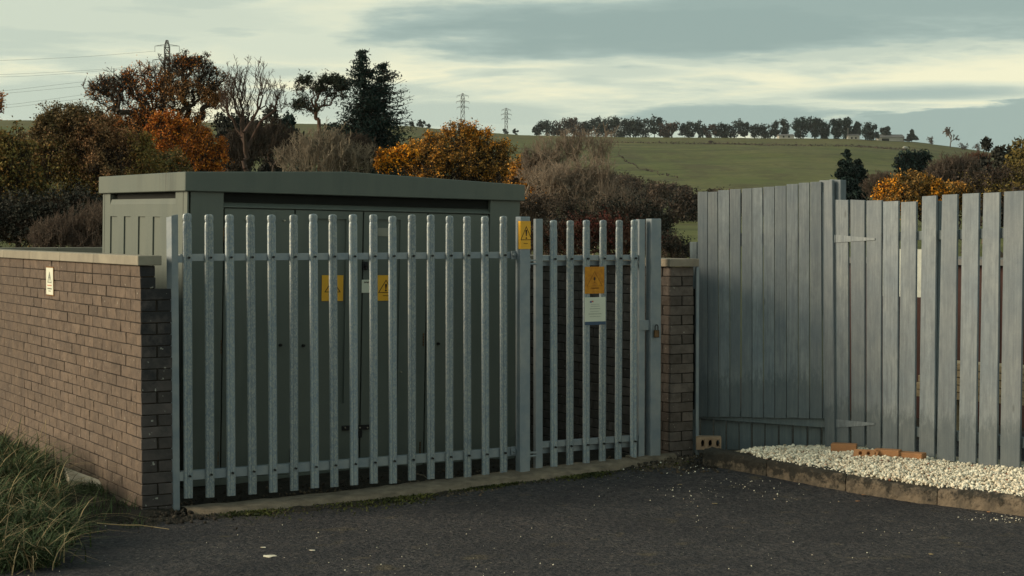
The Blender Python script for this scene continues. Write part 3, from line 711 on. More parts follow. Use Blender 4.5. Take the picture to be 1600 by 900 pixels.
# side panel with five flutes
fl = [(165.3, 175.7), (186.3, 197), (208.4, 219.3), (231, 242.4), (254.4, 265.3)]
fl = [(cv_(b)[0], cv_(a)[0]) for a, b in fl]; fl.sort()
ft = tz(cv_(215, 338)[1], 0, 1.1)
sv0, sv1 = cv_(266)[0], cv_(165)[0]
st = tz(cv_(215, 313)[1], 0, 1.1)
side = MB(); e = .0115
edges = [.002] + [x for f in fl for x in f] + [LV - .002]
for i in range(0, len(edges), 2): side.box((0, edges[i], 0), (e, edges[i + 1], ft))
side.box((0, .002, ft + .0001), (e, LV - .002, st - .03))
side.box((0, .002, st - .0299), (e, sv0, HZ - .001)); side.box((0, sv1, st - .0299), (e, LV - .002, HZ - .001))
side.hexa([(0, sv0 + .001, st - .0299), (e, sv0 + .001, st - .0299), (e, sv1 - .001, st - .0299), (0, sv1 - .001, st - .0299)],
          [(0, sv0 + .001, st - .028), (e, sv0 + .001, st + .012), (e, sv1 - .001, st + .012), (0, sv1 - .001, st - .028)])
side.build('side_panel', m_cab, cab)
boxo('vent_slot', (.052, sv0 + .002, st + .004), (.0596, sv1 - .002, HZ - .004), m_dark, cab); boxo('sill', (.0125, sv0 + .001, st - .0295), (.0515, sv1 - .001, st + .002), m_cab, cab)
for vv in (cv_(278)[0], cv_(156.5)[0]): boxo('seam', (-.0012, vv - .003, 0), (-.0002, vv + .003, HZ - .002), m_dark, cab)
# roof with a shallow ridge
roof = MB(); o_ = .028; fh = .136
um = cu_(530, 268.5)[0]
pts = [(-o_, HZ), (LU + o_, HZ), (LU + o_, HZ + fh - .01), (um, HZ + fh + .042), (-o_, HZ + fh)]
roof.prism(pts, -o_, LV + o_)
roof.build('roof', m_cabr, cab, .005)
# doors
def door(u0, u1, rec=None, label=None):
    m = MB(); z0, z1 = .052, zd; y0, y1 = .008, .046; g = .006
    a, b = u0 + g, u1 - g
    if rec:
        r0, r1, rz0, rz1 = rec
        m.box((a, y0, z0), (r0, y1, z1)); m.box((r1, y0, z0), (b, y1, z1)); m.box((r0, y0, z0), (r1, y1, rz0)); m.box((r0, y0, rz1), (r1, y1, z1)); m.box((r0, y0 + .016, rz0), (r1, y1, rz1))
        d = obj('door', m.mesh('door'), m_cab, cab)
    else: m.box((a, y0, z0), (b, y1, z1)); d = m.build('door', m_cab, cab, .002)
    return d
def dz(px, py): u, z = cu_(px, py); return tz(z, u)
rec1 = (cu_(487)[0], cu_(534.5)[0], dz(515, 631), dz(515, 342)); rec2 = (cu_(583.5)[0], cu_(619)[0], dz(600, 630), dz(600, 343))
D = [door(ul_[0], ul_[1]), door(ul_[1], ul_[2], rec1), door(ul_[2], ul_[3], rec2), door(ul_[3], ul_[4])]
def knob(d, px, py, r=.012, mat=m_black, name='handle'):
    u = cu_(px, py)[0]; z = dz(px, py); m = MB(); m.cyl((u, .008, z), (u, -.014, z), r, r * .8, 8); m.build(name, mat, d)
for d, px, py in ((D[0], 434, 539), (D[1], 470, 540), (D[3], 681, 537)): knob(d, px, py)
for d, px, py in ((D[0], 376, 343), (D[0], 436, 344.5), (D[2], 623, 581)): knob(d, px, py, .007, m_steel, 'screw')
u = cu_(563.5, 415)[0]; z = dz(563, 415); m = MB(); m.box((u - .02, -.012, z - .03), (u + .022, .008, z + .03)); m.cyl((u, -.012, z), (u, -.03, z), .016, .013, 8); m.build('handle', m_black, D[2], .003)
u0, u9 = cu_(533, 668)[0], cu_(577, 668)[0]; z = dz(555, 668)
m = MB(); m.box((u0, -.004, z - .018), (u9, .0065, z + .018)); m.build('hasp', m_black, D[1], .001)
for px in (537, 560, 572): knob(D[1], px, 668, .006, m_steel, 'screw')
m = MB(); u = cu_(560, 680)[0]; m.box((u - .02, -.022, z - .075), (u + .015, -.0045, z - .02)); m.build('lock', m_black, D[1], .003)
for px, py0, py1, d in ((342, 355, 378, D[0]), (341, 531, 553, D[0]), (340, 705, 727, D[0]), (661, 353, 380, D[3]), (658, 520, 541, D[3]), (656, 690, 709, D[3]), (453.3, 700, 722, D[1]), (452, 528, 548, D[1])):
    uu, m = cu_(px, py0)[0], MB(); za, zb = dz(px, py1), dz(px, py0); k = 5
    for i in range(k): m.cyl((uu, .004, za + (zb - za) * i / k + .002), (uu, .004, za + (zb - za) * (i + 1) / k - .002), .006, None, 6)
    m.build('hinge', m_brass, d)
# labels on the doors
def on_cab(px0, px1, py0, py1, dy=.0058):
    u0, u1 = cu_(px0, py1)[0], cu_(px1, py1)[0]; zb, za = dz(px0, py0), dz(px0, py1)
    p = cab.matrix_basis @ Vector((u0, dy, za)); return p, u1 - u0, zb - za
cab.rotation_mode = 'XYZ'; bpy.context.view_layer.update()
cr = (TX, TY, ANG)
p, w, h = on_cab(498.5, 532, 430, 470.5, .021); sign('warning_sign', 'yellow electric shock warning sign on the second cabinet door from the left', p, 0, w, h, m_yel, 'shock', rot=cr)
p, w, h = on_cab(584.5, 610, 430, 470, .021); w2 = w * 1.12; sign('warning_sign', 'yellow sign with an exclamation mark triangle on the third cabinet door from the left', p, 0, w2, h, m_yel, 'excl', rot=cr)
p, w, h = on_cab(559.5, 579, 437, 457.5, .004); sg, tx = sign('paper_label', 'square white label with dark scrawl between the two yellow cabinet signs', p, 0, w, h, m_white, '', rot=cr)
m = MB()
for i in range(9): m.box((w * (.2 + i * .07), -.0035, h * (.74 + .03 * (i % 3))), (w * (.25 + i * .07), -.0022, h * (.86 - .02 * (i % 2)))); 
m.build('scrawl', m_ink, sg)
p, w, h = on_cab(584, 608, 356, 369, .021); sign('paper_label', 'blank grey label strip near the top of the third cabinet door', p, 0, w, h, M('grey_label', (.26, .26, .22), rough=.6, bump=0), '', rot=cr)

# ------------------------------------------------------------------ wooden boards
FA, FB = at(1090, 600, 13.5), at(1300, 600, 13.12)
FB.z = FA.z = 0
FC = at(1600, 600, 11.85); FC.z = 0
def frame(a, b):
    d = (b - a); d.z = 0; d.normalize(); n = Vector((d.y, -d.x, 0)); return d, n, math.atan2(d.y, d.x)
dA, nA, aA = frame(FA, FB); dB, nB, aB = frame(FB, FC)
def on_f(px, py, p0, d, n): p = on_plane(px, py, p0, n); return (p - p0).dot(d), p.z
def board(parent, P0, d, n, tl, tr, bl, br, thick=.02, off=0, mat=None, name='board'):
    q = [on_f(*t, P0 + n * off, d, n) for t in (tl, tr, bl, br)]
    (a, az), (b, bz), (c, cz), (e, ez) = q
    cx, cz_ = (a + b + c + e) / 4, min(cz, ez)
    m = MB()
    y0, y1 = -thick, 0
    lo = [(c - cx, y0, cz - cz_), (e - cx, y0, ez - cz_), (e - cx, y1, ez - cz_), (c - cx, y1, cz - cz_)]
    hi = [(a - cx, y0, az - cz_), (b - cx, y0, bz - cz_), (b - cx, y1, bz - cz_), (a - cx, y1, az - cz_)]
    m.hexa(lo, hi)
    jit = random.uniform(-.004, .004)
    return obj(name, m.mesh(name, .0025), mat or m_wood, parent, (cx, -off + jit, cz_))
pa = thing('board_fence', 'upright grey painted board panel beside the brick pier, short slats showing under it', 'fence', tuple(FA), aA)
eT = [1090.7, 1106.8, 1122.6, 1141.3, 1159.7, 1176.3, 1193.4, 1211.3, 1229.7, 1248.3, 1266.5, 1284.5]
tT = [300, 300, 297.6, 296, 294.8, 293.8, 292.3, 291, 288, 286, 284.3]
eB = [1091, 1107, 1124.4, 1141.5, 1158.6, 1176, 1194, 1211.5, 1230, 1248, 1266, 1285.8]
for i in range(11):
    g = random.choice([.8, 1.3, 2.1]); yb = 651 + i * .22 + random.uniform(-.5, .5)
    board(pa, FA, dA, nA, (eT[i] + .3, tT[i] + random.uniform(-.4, .4)), (eT[i + 1] - g * .8, tT[i] - .6), (eB[i] + .3, yb), (eB[i + 1] - g * .6, yb + .3), off=.004)
board(pa, FA, dA, nA, (1284.8, 300), (1293, 300), (1286.2, 653.6), (1293, 653.6), off=-.002)
sl_ = [(1083, 1093), (1096.4, 1113.8), (1117, 1133.5), (1137, 1154.7), (1156.5, 1174), (1177, 1194.7), (1197, 1216), (1218.7, 1237.4), (1241, 1260.5), (1264, 1282.7), (1286, 1292.5)]
for a, b in sl_: board(pa, FA, dA, nA, (a, 640), (b, 640), (a, 702), (b, 702), off=-.07, mat=m_woodb, name='slat')
board(pa, FA, dA, nA, (1084, 640), (1293, 640), (1084, 653), (1293, 668), thick=.03, off=-.03, mat=m_woodb, name='rail')
board(pa, FA, dA, nA, (1092, 365), (1292, 362), (1092, 385), (1292, 383), thick=.03, off=-.03, mat=m_woodb, name='rail')
board(pa, FA, dA, nA, (1080, 378), (1091.2, 378), (1082, 451), (1091, 451), thick=.05, off=-.06, mat=m_woodb, name='stub')
board(pa, FA, dA, nA, (1080, 400), (1092, 400), (1080, 700), (1092, 700), thick=.05, off=-.12, mat=m_dark, name='stub')  # dark filler behind the panel edge: the gap's shade put in as colour
# thin galvanised strip on the pier's right edge
st_ = thing('metal_strip', 'thin galvanised strip standing against the right side of the brick pier', 'post', tuple(UV(WR + .222, -.03, .06)), ANG)
boxo('strip', (0, 0, 0), (.022, .004, 1.50), m_galv2, st_); boxo('flange', (.0225, 0, 0), (.0265, .05, 1.50), m_galv2, st_)
# the post between the panels
fp = thing('fence_post', 'tall grey wooden post between the board panel and the hinged board gate', 'post', tuple(FB), aB)
board(fp, FB, dB, nB, (1284.2, 282), (1304.5, 281.5), (1293.2, 697), (1308, 699), thick=.03, off=.012, name='face_board')
board(fp, FB, dB, nB, (1304.9, 280.5), (1322.6, 281.5), (1306, 697), (1321, 697), thick=.07, off=-.075, name='post_core')
# hinged gate / spaced boards
pb = thing('board_gate', 'grey painted gate of spaced crooked boards with strap hinges above white pebbles', 'gate', tuple(FB), aB)
TB = [((1305.8, 1327.5, 312, 312.5), (1308.8, 1328, 691, 692.5)), ((1331, 1353.5, 312, 313), (1333, 1353, 696, 697.5)), ((1356, 1380, 313.5, 312.8), (1356.3, 1378, 701, 703.5)),
      ((1382, 1406, 315, 314), (1381, 1404, 707, 709.5)), ((1410, 1434, 316, 314.7), (1406, 1431, 713, 715.5)), ((1443.6, 1466, 307, 305.5), (1438.6, 1462.5, 713.5, 715)),
      ((1475, 1499, 304.5, 303.5), (1466.6, 1494.5, 719, 721)), ((1506, 1532, 303, 301.6), (1500, 1526.6, 722.5, 725)), ((1539, 1564.5, 301.8, 300.5), (1531, 1560, 727.5, 730)),
      ((1571.7, 1603, 299.5, 298), (1565.5, 1596, 731, 734)), ((1610, 1640, 297.5, 296.5), (1603, 1634, 737, 740)), ((1648, 1680, 296, 295), (1642, 1674, 742, 745))]
for (a, b, y0, y1), (c, e, y2, y3) in TB: board(pb, FB, dB, nB, (a, y0), (b, y1), (c, y2), (e, y3), thick=.022, off=.0)
board(pb, FB, dB, nB, (1310, 366), (1680, 352), (1310, 378), (1680, 370), thick=.04, off=-.045, mat=m_woodb, name='rail')
board(pb, FB, dB, nB, (1310, 655), (1680, 690), (1310, 668), (1680, 708), thick=.04, off=-.045, mat=m_woodb, name='rail')
board(pb, FB, dB, nB, (1466.5, 314), (1475, 314), (1462, 705), (1471, 705), thick=.06, off=-.07, mat=m_woodb, name='brace')
def strap(y0, y1, name='strap_hinge', xe=1367):
    q = [on_f(*t, FB + nB * .024, dB, nB) for t in ((1305.5, y0), (1305.5, y1), (xe, (y0 + y1) / 2 + 2.2), (xe, (y0 + y1) / 2 - .8))]
    m = MB(); m.prism([(a, z) for a, z in q], -.026, -.0235)
    h = m.build(name, m_wood, pb)
    m = MB(); m.cyl((q[0][0] - .006, -.024, q[1][1]), (q[0][0] - .006, -.024, q[0][1]), .009); m.build('hinge_knuckle', m_wood, h)
strap(367, 379); strap(655, 668.5)

# things half seen behind the gaps
sh = thing('garden_shed', 'dark maroon boarded shed glimpsed through the gaps of the spaced boards', 'shed', tuple(at(1440, 600, 16.2)), aB)
sh.location.z = .0
m = MB()
for i in range(26): m.box((-.9 + i * .16, 0, 0), (-.9 + i * .16 + .155, .02, 1.52))
m.build('wall', m_shed, sh); boxo('roof', (-1.0, -.08, 1.525), (3.4, 1.4, 1.58), m_farmr, sh); boxo('frame', (-.9, .021, .0), (3.25, 1.3, 1.52), m_shed, sh)
for i in range(5):
    q = at(1520, 690, 14.0)
tm = thing('timber_stack', 'stack of pale timber planks behind the spaced boards', 'timber', (at(1440, 660, 14.2).x, 14.2, .12), aB)
for i in range(5): boxo('plank', (-.1 + .03 * i, 0, .33 + i * .062), (2.2 + .02 * (i % 2), .25, .33 + i * .062 + .056), m_timber, tm, .003)
for i in (0, 1): boxo('trestle', (.2 + 1.6 * i, .02, -.1), (.28 + 1.6 * i, .22, .328), m_timber, tm)
wp = thing('white_panel', 'white sheet leaning upright behind the gap in the spaced boards', 'panel', tuple(at(1366, 462, 15.2)), aB)
boxo('sheet', (0, 0, 0), (.75, .012, .42), m_wsheet, wp); boxo('post', (.1, .013, -1.2), (.16, .06, .4), m_woodb, wp); boxo('post', (.6, .013, -1.2), (.66, .06, .4), m_woodb, wp)

# ------------------------------------------------------------------ kerb, pebbles, loose bricks
K0, K1 = on_ground(1126, 731), on_ground(1600, 807)
dK, nK, aK = frame(K0, K1)
kerb = thing('kerb', 'mossy old concrete kerb edging the white pebble bed', 'kerb', (K0.x, K0.y, 0), aK)
def kx(px, py): p = on_plane(px, py, K0, nK); return (p - K0).dot(dK)
cuts = [kx(1096, 715), kx(1196, 735), kx(1320, 755), kx(1463.5, 775), kx(1630, 800), kx(1630, 800) + .62, kx(1630, 800) + 1.3]
for i, (a, b) in enumerate(zip(cuts, cuts[1:])):
    m = MB(); n = 26; prof = [(0, -.12), (-.002, .0), (-.003, .035), (-.003, .065), (0, .09), (.010, .108), (.028, .117), (.07, .119), (.125, .12), (.125, -.12)]
    vs, fs = [], []
    for j in range(n + 1):
        x = a + .004 + (b - a - .008) * j / n; p = K0 + dK * x; g = G(p.x, p.y)
        for (y, z) in prof: vs.append((x, y + random.uniform(-.0045, .0045) + (.012 if j in (0, n) and y < .03 else 0), g + z + random.uniform(-.004, .004) + .006 * math.sin(i * 9)))
    k = len(prof)
    for j in range(n):
        for q in range(k - 1): fs.append((j * k + q, j * k + q + 1, (j + 1) * k + q + 1, (j + 1) * k + q))
    fs += [tuple(range(k)), tuple(n * k + q for q in range(k - 1, -1, -1))]
    m.add(vs, fs); obj('kerb_stone', m.mesh('kerb_stone'), m_kerb, kerb, (0, 0, 0))
# pebble bed
def bed_bounds(x):                # local y from the kerb back to the boards
    p = K0 + dK * x
    # distance along -nK direction (to the back) until the fence lines
    back = -nK; best = 3
    for P, d in ((FA, dA), (FB, dB)):
        den = back.x * d.y - back.y * d.x
        t = ((P.x - p.x) * d.y - (P.y - p.y) * d.x) / den
        s_ = ((P.x - p.x) * back.y - (P.y - p.y) * back.x) / den
        if t > 0: best = min(best, t)
    return best
def bedz(x, y, g):
    b = bed_bounds(x); t = min(y / max(b, .2), 1.2); k = K0 + dK * x; z0 = G(k.x, k.y) + .118
    return z0 + (.166 - z0) * t + .015 * math.sin(min(t, 1) * 3.1) + .01 * math.sin(x * 5 + y * 4)
rng = np.random.RandomState(5)
pv, pf = [], []
ico = bmesh.new(); bmesh.ops.create_icosphere(ico, subdivisions=2, radius=1); IV = np.array([v.co[:] for v in ico.verts]); IF = np.array([[v.index for v in f.verts] for f in ico.faces]); ico.free()
ico = bmesh.new(); bmesh.ops.create_icosphere(ico, subdivisions=1, radius=1); IV1 = np.array([v.co[:] for v in ico.verts]); IF1 = np.array([[v.index for v in f.verts] for f in ico.faces]); ico.free()
def stones(centers, sizes, seed=0, IV=IV1, IF=IF1, flat=.65):
    r = np.random.RandomState(seed); n = len(centers)
    q = r.randn(n, 4); q /= np.linalg.norm(q, axis=1)[:, None]; a, b, c, d = q.T
    Rm = np.stack([np.stack([1 - 2 * (c * c + d * d), 2 * (b * c - a * d), 2 * (b * d + a * c)], -1), np.stack([2 * (b * c + a * d), 1 - 2 * (b * b + d * d), 2 * (c * d - a * b)], -1), np.stack([2 * (b * d - a * c), 2 * (c * d + a * b), 1 - 2 * (b * b + c * c)], -1)], 1)
    sc = np.stack([np.ones(n), r.uniform(.6, .95, n), r.uniform(flat * .8, flat * 1.15, n)], -1) * np.asarray(sizes)[:, None]
    P = IV[None] * sc[:, None] * (1 + r.uniform(-.12, .12, (n, len(IV)))[..., None])
    P = np.einsum('nij,nkj->nki', Rm, P) + np.asarray(centers)[:, None]
    F = IF[None] + (np.arange(n) * len(IV))[:, None, None]
    return P.reshape(-1, 3), F.reshape(-1, 3)
pts, szs = [], []
xa, xb = kx(1128, 712), cuts[-1]
for i in range(17500):
    x = rng.uniform(xa, xb); b = bed_bounds(x); y = rng.uniform(.035, b + .06)
    if x < xa + .35 and y < .35 - (x - xa): y += .12 * (1 - (x - xa) / .35)
    p = K0 + dK * x - nK * y
    g = G(p.x, p.y); z = bedz(x, y, g) + rng.uniform(-.012, .012)
    if y < .06: z -= .004
    if x < xa + .12: z -= .04 * (1 - (x - xa) / .12)
    pts.append((p.x, p.y, z)); szs.append(rng.uniform(.0065, .0145) * (1 + .6 * (rng.rand() < .08)))
v, f = stones(pts, szs, 3, flat=.7)
tag(obj('white_pebbles', npmesh('white_pebbles', v, f, True), m_pebble), 'bed of white rounded pebbles between the kerb and the wooden boards', 'pebbles', kind='stuff')
# sand under the pebbles
vs, fs = [], []; nn = 40; mm = 10
for i in range(nn + 1):
    x = xa + (xb - xa) * i / nn; b = bed_bounds(x)
    for j in range(mm + 1):
        y = .05 + (b + .3) * j / mm; p = K0 + dK * x - nK * y; vs.append((p.x, p.y, bedz(x, y, G(p.x, p.y)) - .014))
for i in range(nn):
    for j in range(mm): fs.append((i * (mm + 1) + j, (i + 1) * (mm + 1) + j, (i + 1) * (mm + 1) + j + 1, i * (mm + 1) + j + 1))
tag(obj('ground_under_pebbles', npmesh('ground_under_pebbles', vs, fs, True), m_bed), kind='structure')

def loose_brick(label, p, rz, mat, holes, rx=0, L=.215, Wd=.1, H=.066):
    """solid or three-holed brick: holes pass through the face turned to -y"""
    t = thing('loose_brick', label, 'brick', tuple(p), rot=(rx, 0, rz), group='loose clay bricks lying by the wooden boards')
    m = MB()
    if holes:
        xs = [0, .035, .063, .093, .121, .151, .179, L]; zs = [0, H * .2, H * .82, H]
        for i in range(7):
            for k in range(3):
                if k == 1 and i in (1, 3, 5):
                    cx_, cz_ = (xs[i] + xs[i + 1]) / 2, H * .51; x0, x1 = xs[i], xs[i + 1]; z0, z1 = zs[1], zs[2]
                    n = 12; outer = []; inner = []
                    for q in range(n):
                        a = 2 * math.pi * q / n + math.pi / n; ca, sa = math.cos(a), math.sin(a)
                        s_ = min((x1 - x0) / 2 / max(abs(ca), 1e-6), (z1 - z0) / 2 / max(abs(sa), 1e-6))
                        outer.append((cx_ + ca * s_, cz_ + sa * s_)); inner.append((cx_ + ca * .0136, cz_ + sa * H * .27))
                    for q in range(n):
                        r_ = (q + 1) % n; m.prism([outer[q], outer[r_], inner[r_], inner[q]], 0, Wd)
                else: m.box((xs[i], 0, zs[k]), (xs[i + 1], Wd, zs[k + 1]))
        me = m.mesh('clay'); bm = bmesh.new(); bm.from_mesh(me); bmesh.ops.remove_doubles(bm, verts=bm.verts, dist=.0004)
        seen = {}
        for f in bm.faces: seen.setdefault(tuple(sorted(v.index for v in f.verts)), []).append(f)
        bmesh.ops.delete(bm, geom=[f for l in seen.values() if len(l) > 1 for f in l], context='FACES')
        bmesh.ops.recalc_face_normals(bm, faces=bm.faces); bm.to_mesh(me); bm.free(); o = obj('clay', me, mat, t)
    else: m.box((0, 0, 0), (L, Wd, H)); o = m.build('clay', mat, t, .004)
    if holes: boxo('hole_back', (.02, Wd - .004, .012), (L - .02, Wd - .0005, H - .012), m_dark, t)
    return t
p = at(1088, 703, 13.05); gk = p.z
loose_brick('pale three-holed brick standing on the kerb end beside the brick pier', (p.x, p.y, p.z + .002), R(-3), m_clayp, True, H=.098, L=.192)
def on_z(px, py, z): d = ray(px, py); return EYE + d * ((z - CH) / d.z)
p = on_z(1298, 709, .158); loose_brick('orange solid brick at the foot of the tall wooden post', p, R(-16), m_clay, False, L=.19, H=.075)
p = on_z(1333, 713, .185); loose_brick('orange three-holed brick tipped on its side under the strap hinge board', p, R(-20), m_clay, True, rx=R(-42), L=.16, Wd=.08)
p = on_z(1364, 717, .165); loose_brick('orange brick half buried in pebbles, third from the post', p, R(-26), m_clay, False, L=.19, H=.07)
p = on_z(1397, 721, .152); loose_brick('orange brick sunk lowest in the pebbles, farthest right of the loose bricks', p, R(-33), m_clay, False, L=.21, H=.07)

# ------------------------------------------------------------------ trees
def tubes(P0, P1, r0, r1, k=3):
    P0, P1 = np.asarray(P0, float), np.asarray(P1, float); n = len(P0)
    d = P1 - P0; d /= np.maximum(np.linalg.norm(d, axis=1), 1e-9)[:, None]
    h = np.where(np.abs(d[:, 2:3]) > .9, np.array([[1., 0, 0]]), np.array([[0, 0, 1.]]))
    a = np.cross(d, h); a /= np.linalg.norm(a, axis=1)[:, None]; b = np.cross(d, a)
    an = np.arange(k) * 2 * math.pi / k; ring = a[:, None] * np.cos(an)[None, :, None] + b[:, None] * np.sin(an)[None, :, None]
    V0 = P0[:, None] + ring * np.asarray(r0)[:, None, None]; V1 = P1[:, None] + ring * np.asarray(r1)[:, None, None]
    v = np.concatenate([V0, V1], 1).reshape(-1, 3); i = np.arange(k); j = (i + 1) % k
    q = np.stack([i, j, j + k, i + k], 1); f = (np.arange(n) * 2 * k)[:, None, None] + q[None]
    return v, f.reshape(-1, 4)
def leaves(cn, size, rng, aspect=.55, up=0.):
    n = len(cn); a = rng.randn(n, 3); a[:, 2] += up; a /= np.linalg.norm(a, axis=1)[:, None]
    b = np.cross(a, rng.randn(n, 3)); b /= np.linalg.norm(b, axis=1)[:, None]
    s = np.asarray(size)[:, None] * np.ones((n, 1)); a = a * s; b = b * s * aspect
    v = np.stack([cn + a, cn + b, cn - a, cn - b], 1).reshape(-1, 3)
    return v, np.arange(4 * n).reshape(n, 4)
def rnd_perp(d, rng):
    a = np.cross(d, rng.randn(*d.shape)); return a / np.maximum(np.linalg.norm(a, axis=1), 1e-9)[:, None]
def grow(rng, starts, dirs, lens, rads, levels):
    """levels: dicts n (children), lr, ang, rr, segs, wob, up, lo -> list per level of (P0, P1, r0, r1), tip nodes"""
    st, di, L, Rr = [np.asarray(x, float) for x in (starts, dirs, lens, rads)]
    out = []
    for li, lv in enumerate(levels):
        m = len(st); k = lv['segs']; p = st.copy(); d = di / np.linalg.norm(di, axis=1)[:, None]
        nodes = [p.copy()]; ds = [d.copy()]; A, B, ra, rb = [], [], [], []
        tap = lv.get('tap', .35)
        for s in range(k):
            d = d + rng.randn(m, 3) * lv['wob']; d[:, 2] += lv.get('up', 0); d[:, 0] += lv.get('wind', 0); d /= np.linalg.norm(d, axis=1)[:, None]
            q = p + d * (L / k)[:, None]
            A.append(p); B.append(q); ra.append(Rr * (1 - (1 - tap) * s / k)); rb.append(Rr * (1 - (1 - tap) * (s + 1) / k))
            p = q; nodes.append(p.copy()); ds.append(d.copy())
        out.append((np.concatenate(A), np.concatenate(B), np.concatenate(ra), np.concatenate(rb)))
        if li == len(levels) - 1: return out, np.concatenate(nodes[1:])
        c = lv['n']; ND = np.stack(nodes, 1); DD = np.stack(ds, 1)
        t = lv.get('lo', .3) + (1 - lv.get('lo', .3)) * (np.arange(c)[None] + rng.rand(m, c)) / c * .999
        x = t * k; i = np.clip(x.astype(int), 0, k - 1); fr = (x - i)[..., None]; mi = np.arange(m)[:, None]
        ps = ND[mi, i] * (1 - fr) + ND[mi, i + 1] * fr; dd = DD[mi, i + 1]
        ps, dd = ps.reshape(-1, 3), dd.reshape(-1, 3)
        ang = np.radians(lv['ang'] + rng.randn(len(ps)) * lv.get('angv', 10))
        nd = dd * np.cos(ang)[:, None] + rnd_perp(dd, rng) * np.sin(ang)[:, None]
        tt = t.reshape(-1)
        L = np.repeat(L, c) * lv['lr'] * (1.15 - .5 * tt) * rng.uniform(.7, 1.2, len(ps)); Rr = np.repeat(Rr, c) * lv['rr'] * (1.1 - .5 * tt)
        st, di = ps, nd
    return out, None
def base_z(x, y): return float(terr(np.array([[x]], float), np.array([[y]], float))[0, 0])
def assemble(name, label, cat, px, Y, box, wood, leaf=None, mats=(None, None), twig_level=2, group=None, k=(6, 4, 3, 3, 3), minr=0., crown_from_twigs=False, zbase=None):
    """wood: level lists in local metres; leaf: (verts, faces); box: (x0, x1, ytop) in the picture sets width and height at distance Y"""
    bx = at(px, 300, Y); bz = base_z(bx.x, Y) - .1 if zbase is None else zbase
    x0, x1 = at(box[0], 300, Y).x, at(box[1], 300, Y).x; zt = at(px, box[2], Y).z
    pts = np.concatenate([w[1] for w in wood]) if leaf is None else np.concatenate([leaf[0]] + [w[1] for w in wood])
    lo, hi = np.percentile(pts, .4, axis=0), np.percentile(pts, 99.6, axis=0)
    sx = (x1 - x0) / (hi[0] - lo[0]); sz = (zt - bz) / hi[2]; ox = (x0 + x1) / 2 - bx.x - (lo[0] + hi[0]) / 2 * sx
    sc = np.array([sx, sx, sz])
    def T(p): q = p * sc; q[:, 0] += ox * np.clip(p[:, 2] / (hi[2] * .35), 0, 1); return q
    t = thing(name, label, cat, (bx.x, Y, bz), 0, group)
    def wmesh(ls, nm, off):
        vs, fs, n = [], [], 0
        for i, w in enumerate(ls):
            rr = math.sqrt(abs(sx * sz)) if False else 1
            v, f = tubes(T(w[0]), T(w[1]), np.maximum(w[2] * sx, minr), np.maximum(w[3] * sx, minr), k[min(i + off, 4)])
            vs.append(v); fs.append(f + n); n += len(v)
        return npmesh(nm, np.concatenate(vs), np.concatenate(fs), True)
    obj('trunk', wmesh(wood[:twig_level], 'trunk', 0), mats[0], t)
    if leaf is not None:
        if len(wood) > twig_level: obj('branches', wmesh(wood[twig_level:], 'branches', twig_level), mats[0], t)
        c = T(leaf[2]); v = (leaf[0].reshape(-1, 4, 3) - leaf[2][:, None]) + c[:, None]
        cr = obj('crown', npmesh('crown', v.reshape(-1, 3), leaf[1]), mats[1], t)
        for mm in mats[2:]: cr.data.materials.append(mm)
        if len(mats) > 2: 
            r = np.random.RandomState(1).rand(len(leaf[1])); cr.data.polygons.foreach_set('material_index', (r < .5).astype('i4'))
    else: obj('crown', wmesh(wood[twig_level:], 'crown', twig_level), mats[1] or mats[0], t)
    return t
def blob_leaves(rng, n, clumps, size, shell=.45, up=0, aspect=.55):
    """leaves spread over many small clumps: (x, y, z, r) rows"""
    cl = np.asarray(clumps, float); w = cl[:, 3] ** 2; i = rng.choice(len(cl), n, p=w / w.sum())
    d = rng.randn(n, 3); d /= np.linalg.norm(d, axis=1)[:, None]; r = (shell + (1 - shell) * rng.rand(n)) ** .7
    c = cl[i, :3] + d * (r * cl[i, 3] * (1 + .18 * rng.randn(n)))[:, None]
    s = size * rng.uniform(.6, 1.3, n); v, f = leaves(c, s, rng, aspect, up); return v, f, c
def node_leaves(rng, nodes, n, size, spread, keep=None, aspect=.55):
    i = rng.randint(0, len(nodes), n); c = nodes[i] + rng.randn(n, 3) * spread
    if keep is not None: c = c[keep(c)]
    s = size * rng.uniform(.6, 1.3, len(c)); v, f = leaves(c, s, rng, aspect); return v, f, c
def bushy(rng, h, w, stems=9, depth=.8, n2=7, n3=6, seg=4, lr=.5, spread=.5, r=.03, up=.03, n4=0):
    a = rng.rand(stems) * 2 * math.pi; q = rng.rand(stems) ** .6 * spread
    st = np.stack([np.cos(a) * q * w * .35, np.sin(a) * q * w * .35 * depth, np.zeros(stems)], 1)
    di = np.stack([np.cos(a) * q * 1.1, np.sin(a) * q * 1.1 * depth, np.ones(stems)], 1)
    lv = [dict(n=n2, lr=lr, ang=34, rr=.5, segs=6, wob=.09, up=up, lo=.18), dict(n=n3, lr=lr, ang=32, rr=.55, segs=seg, wob=.13, up=up), dict(n=n4, lr=.5, ang=30, rr=.6, segs=3, wob=.15, up=up)]
    if n4: lv.append(dict(n=0, lr=.5, ang=30, rr=.6, segs=2, wob=.15, up=up))
    return grow(rng, st, di, np.full(stems, h) * rng.uniform(.6, 1.05, stems), np.full(stems, r), lv)

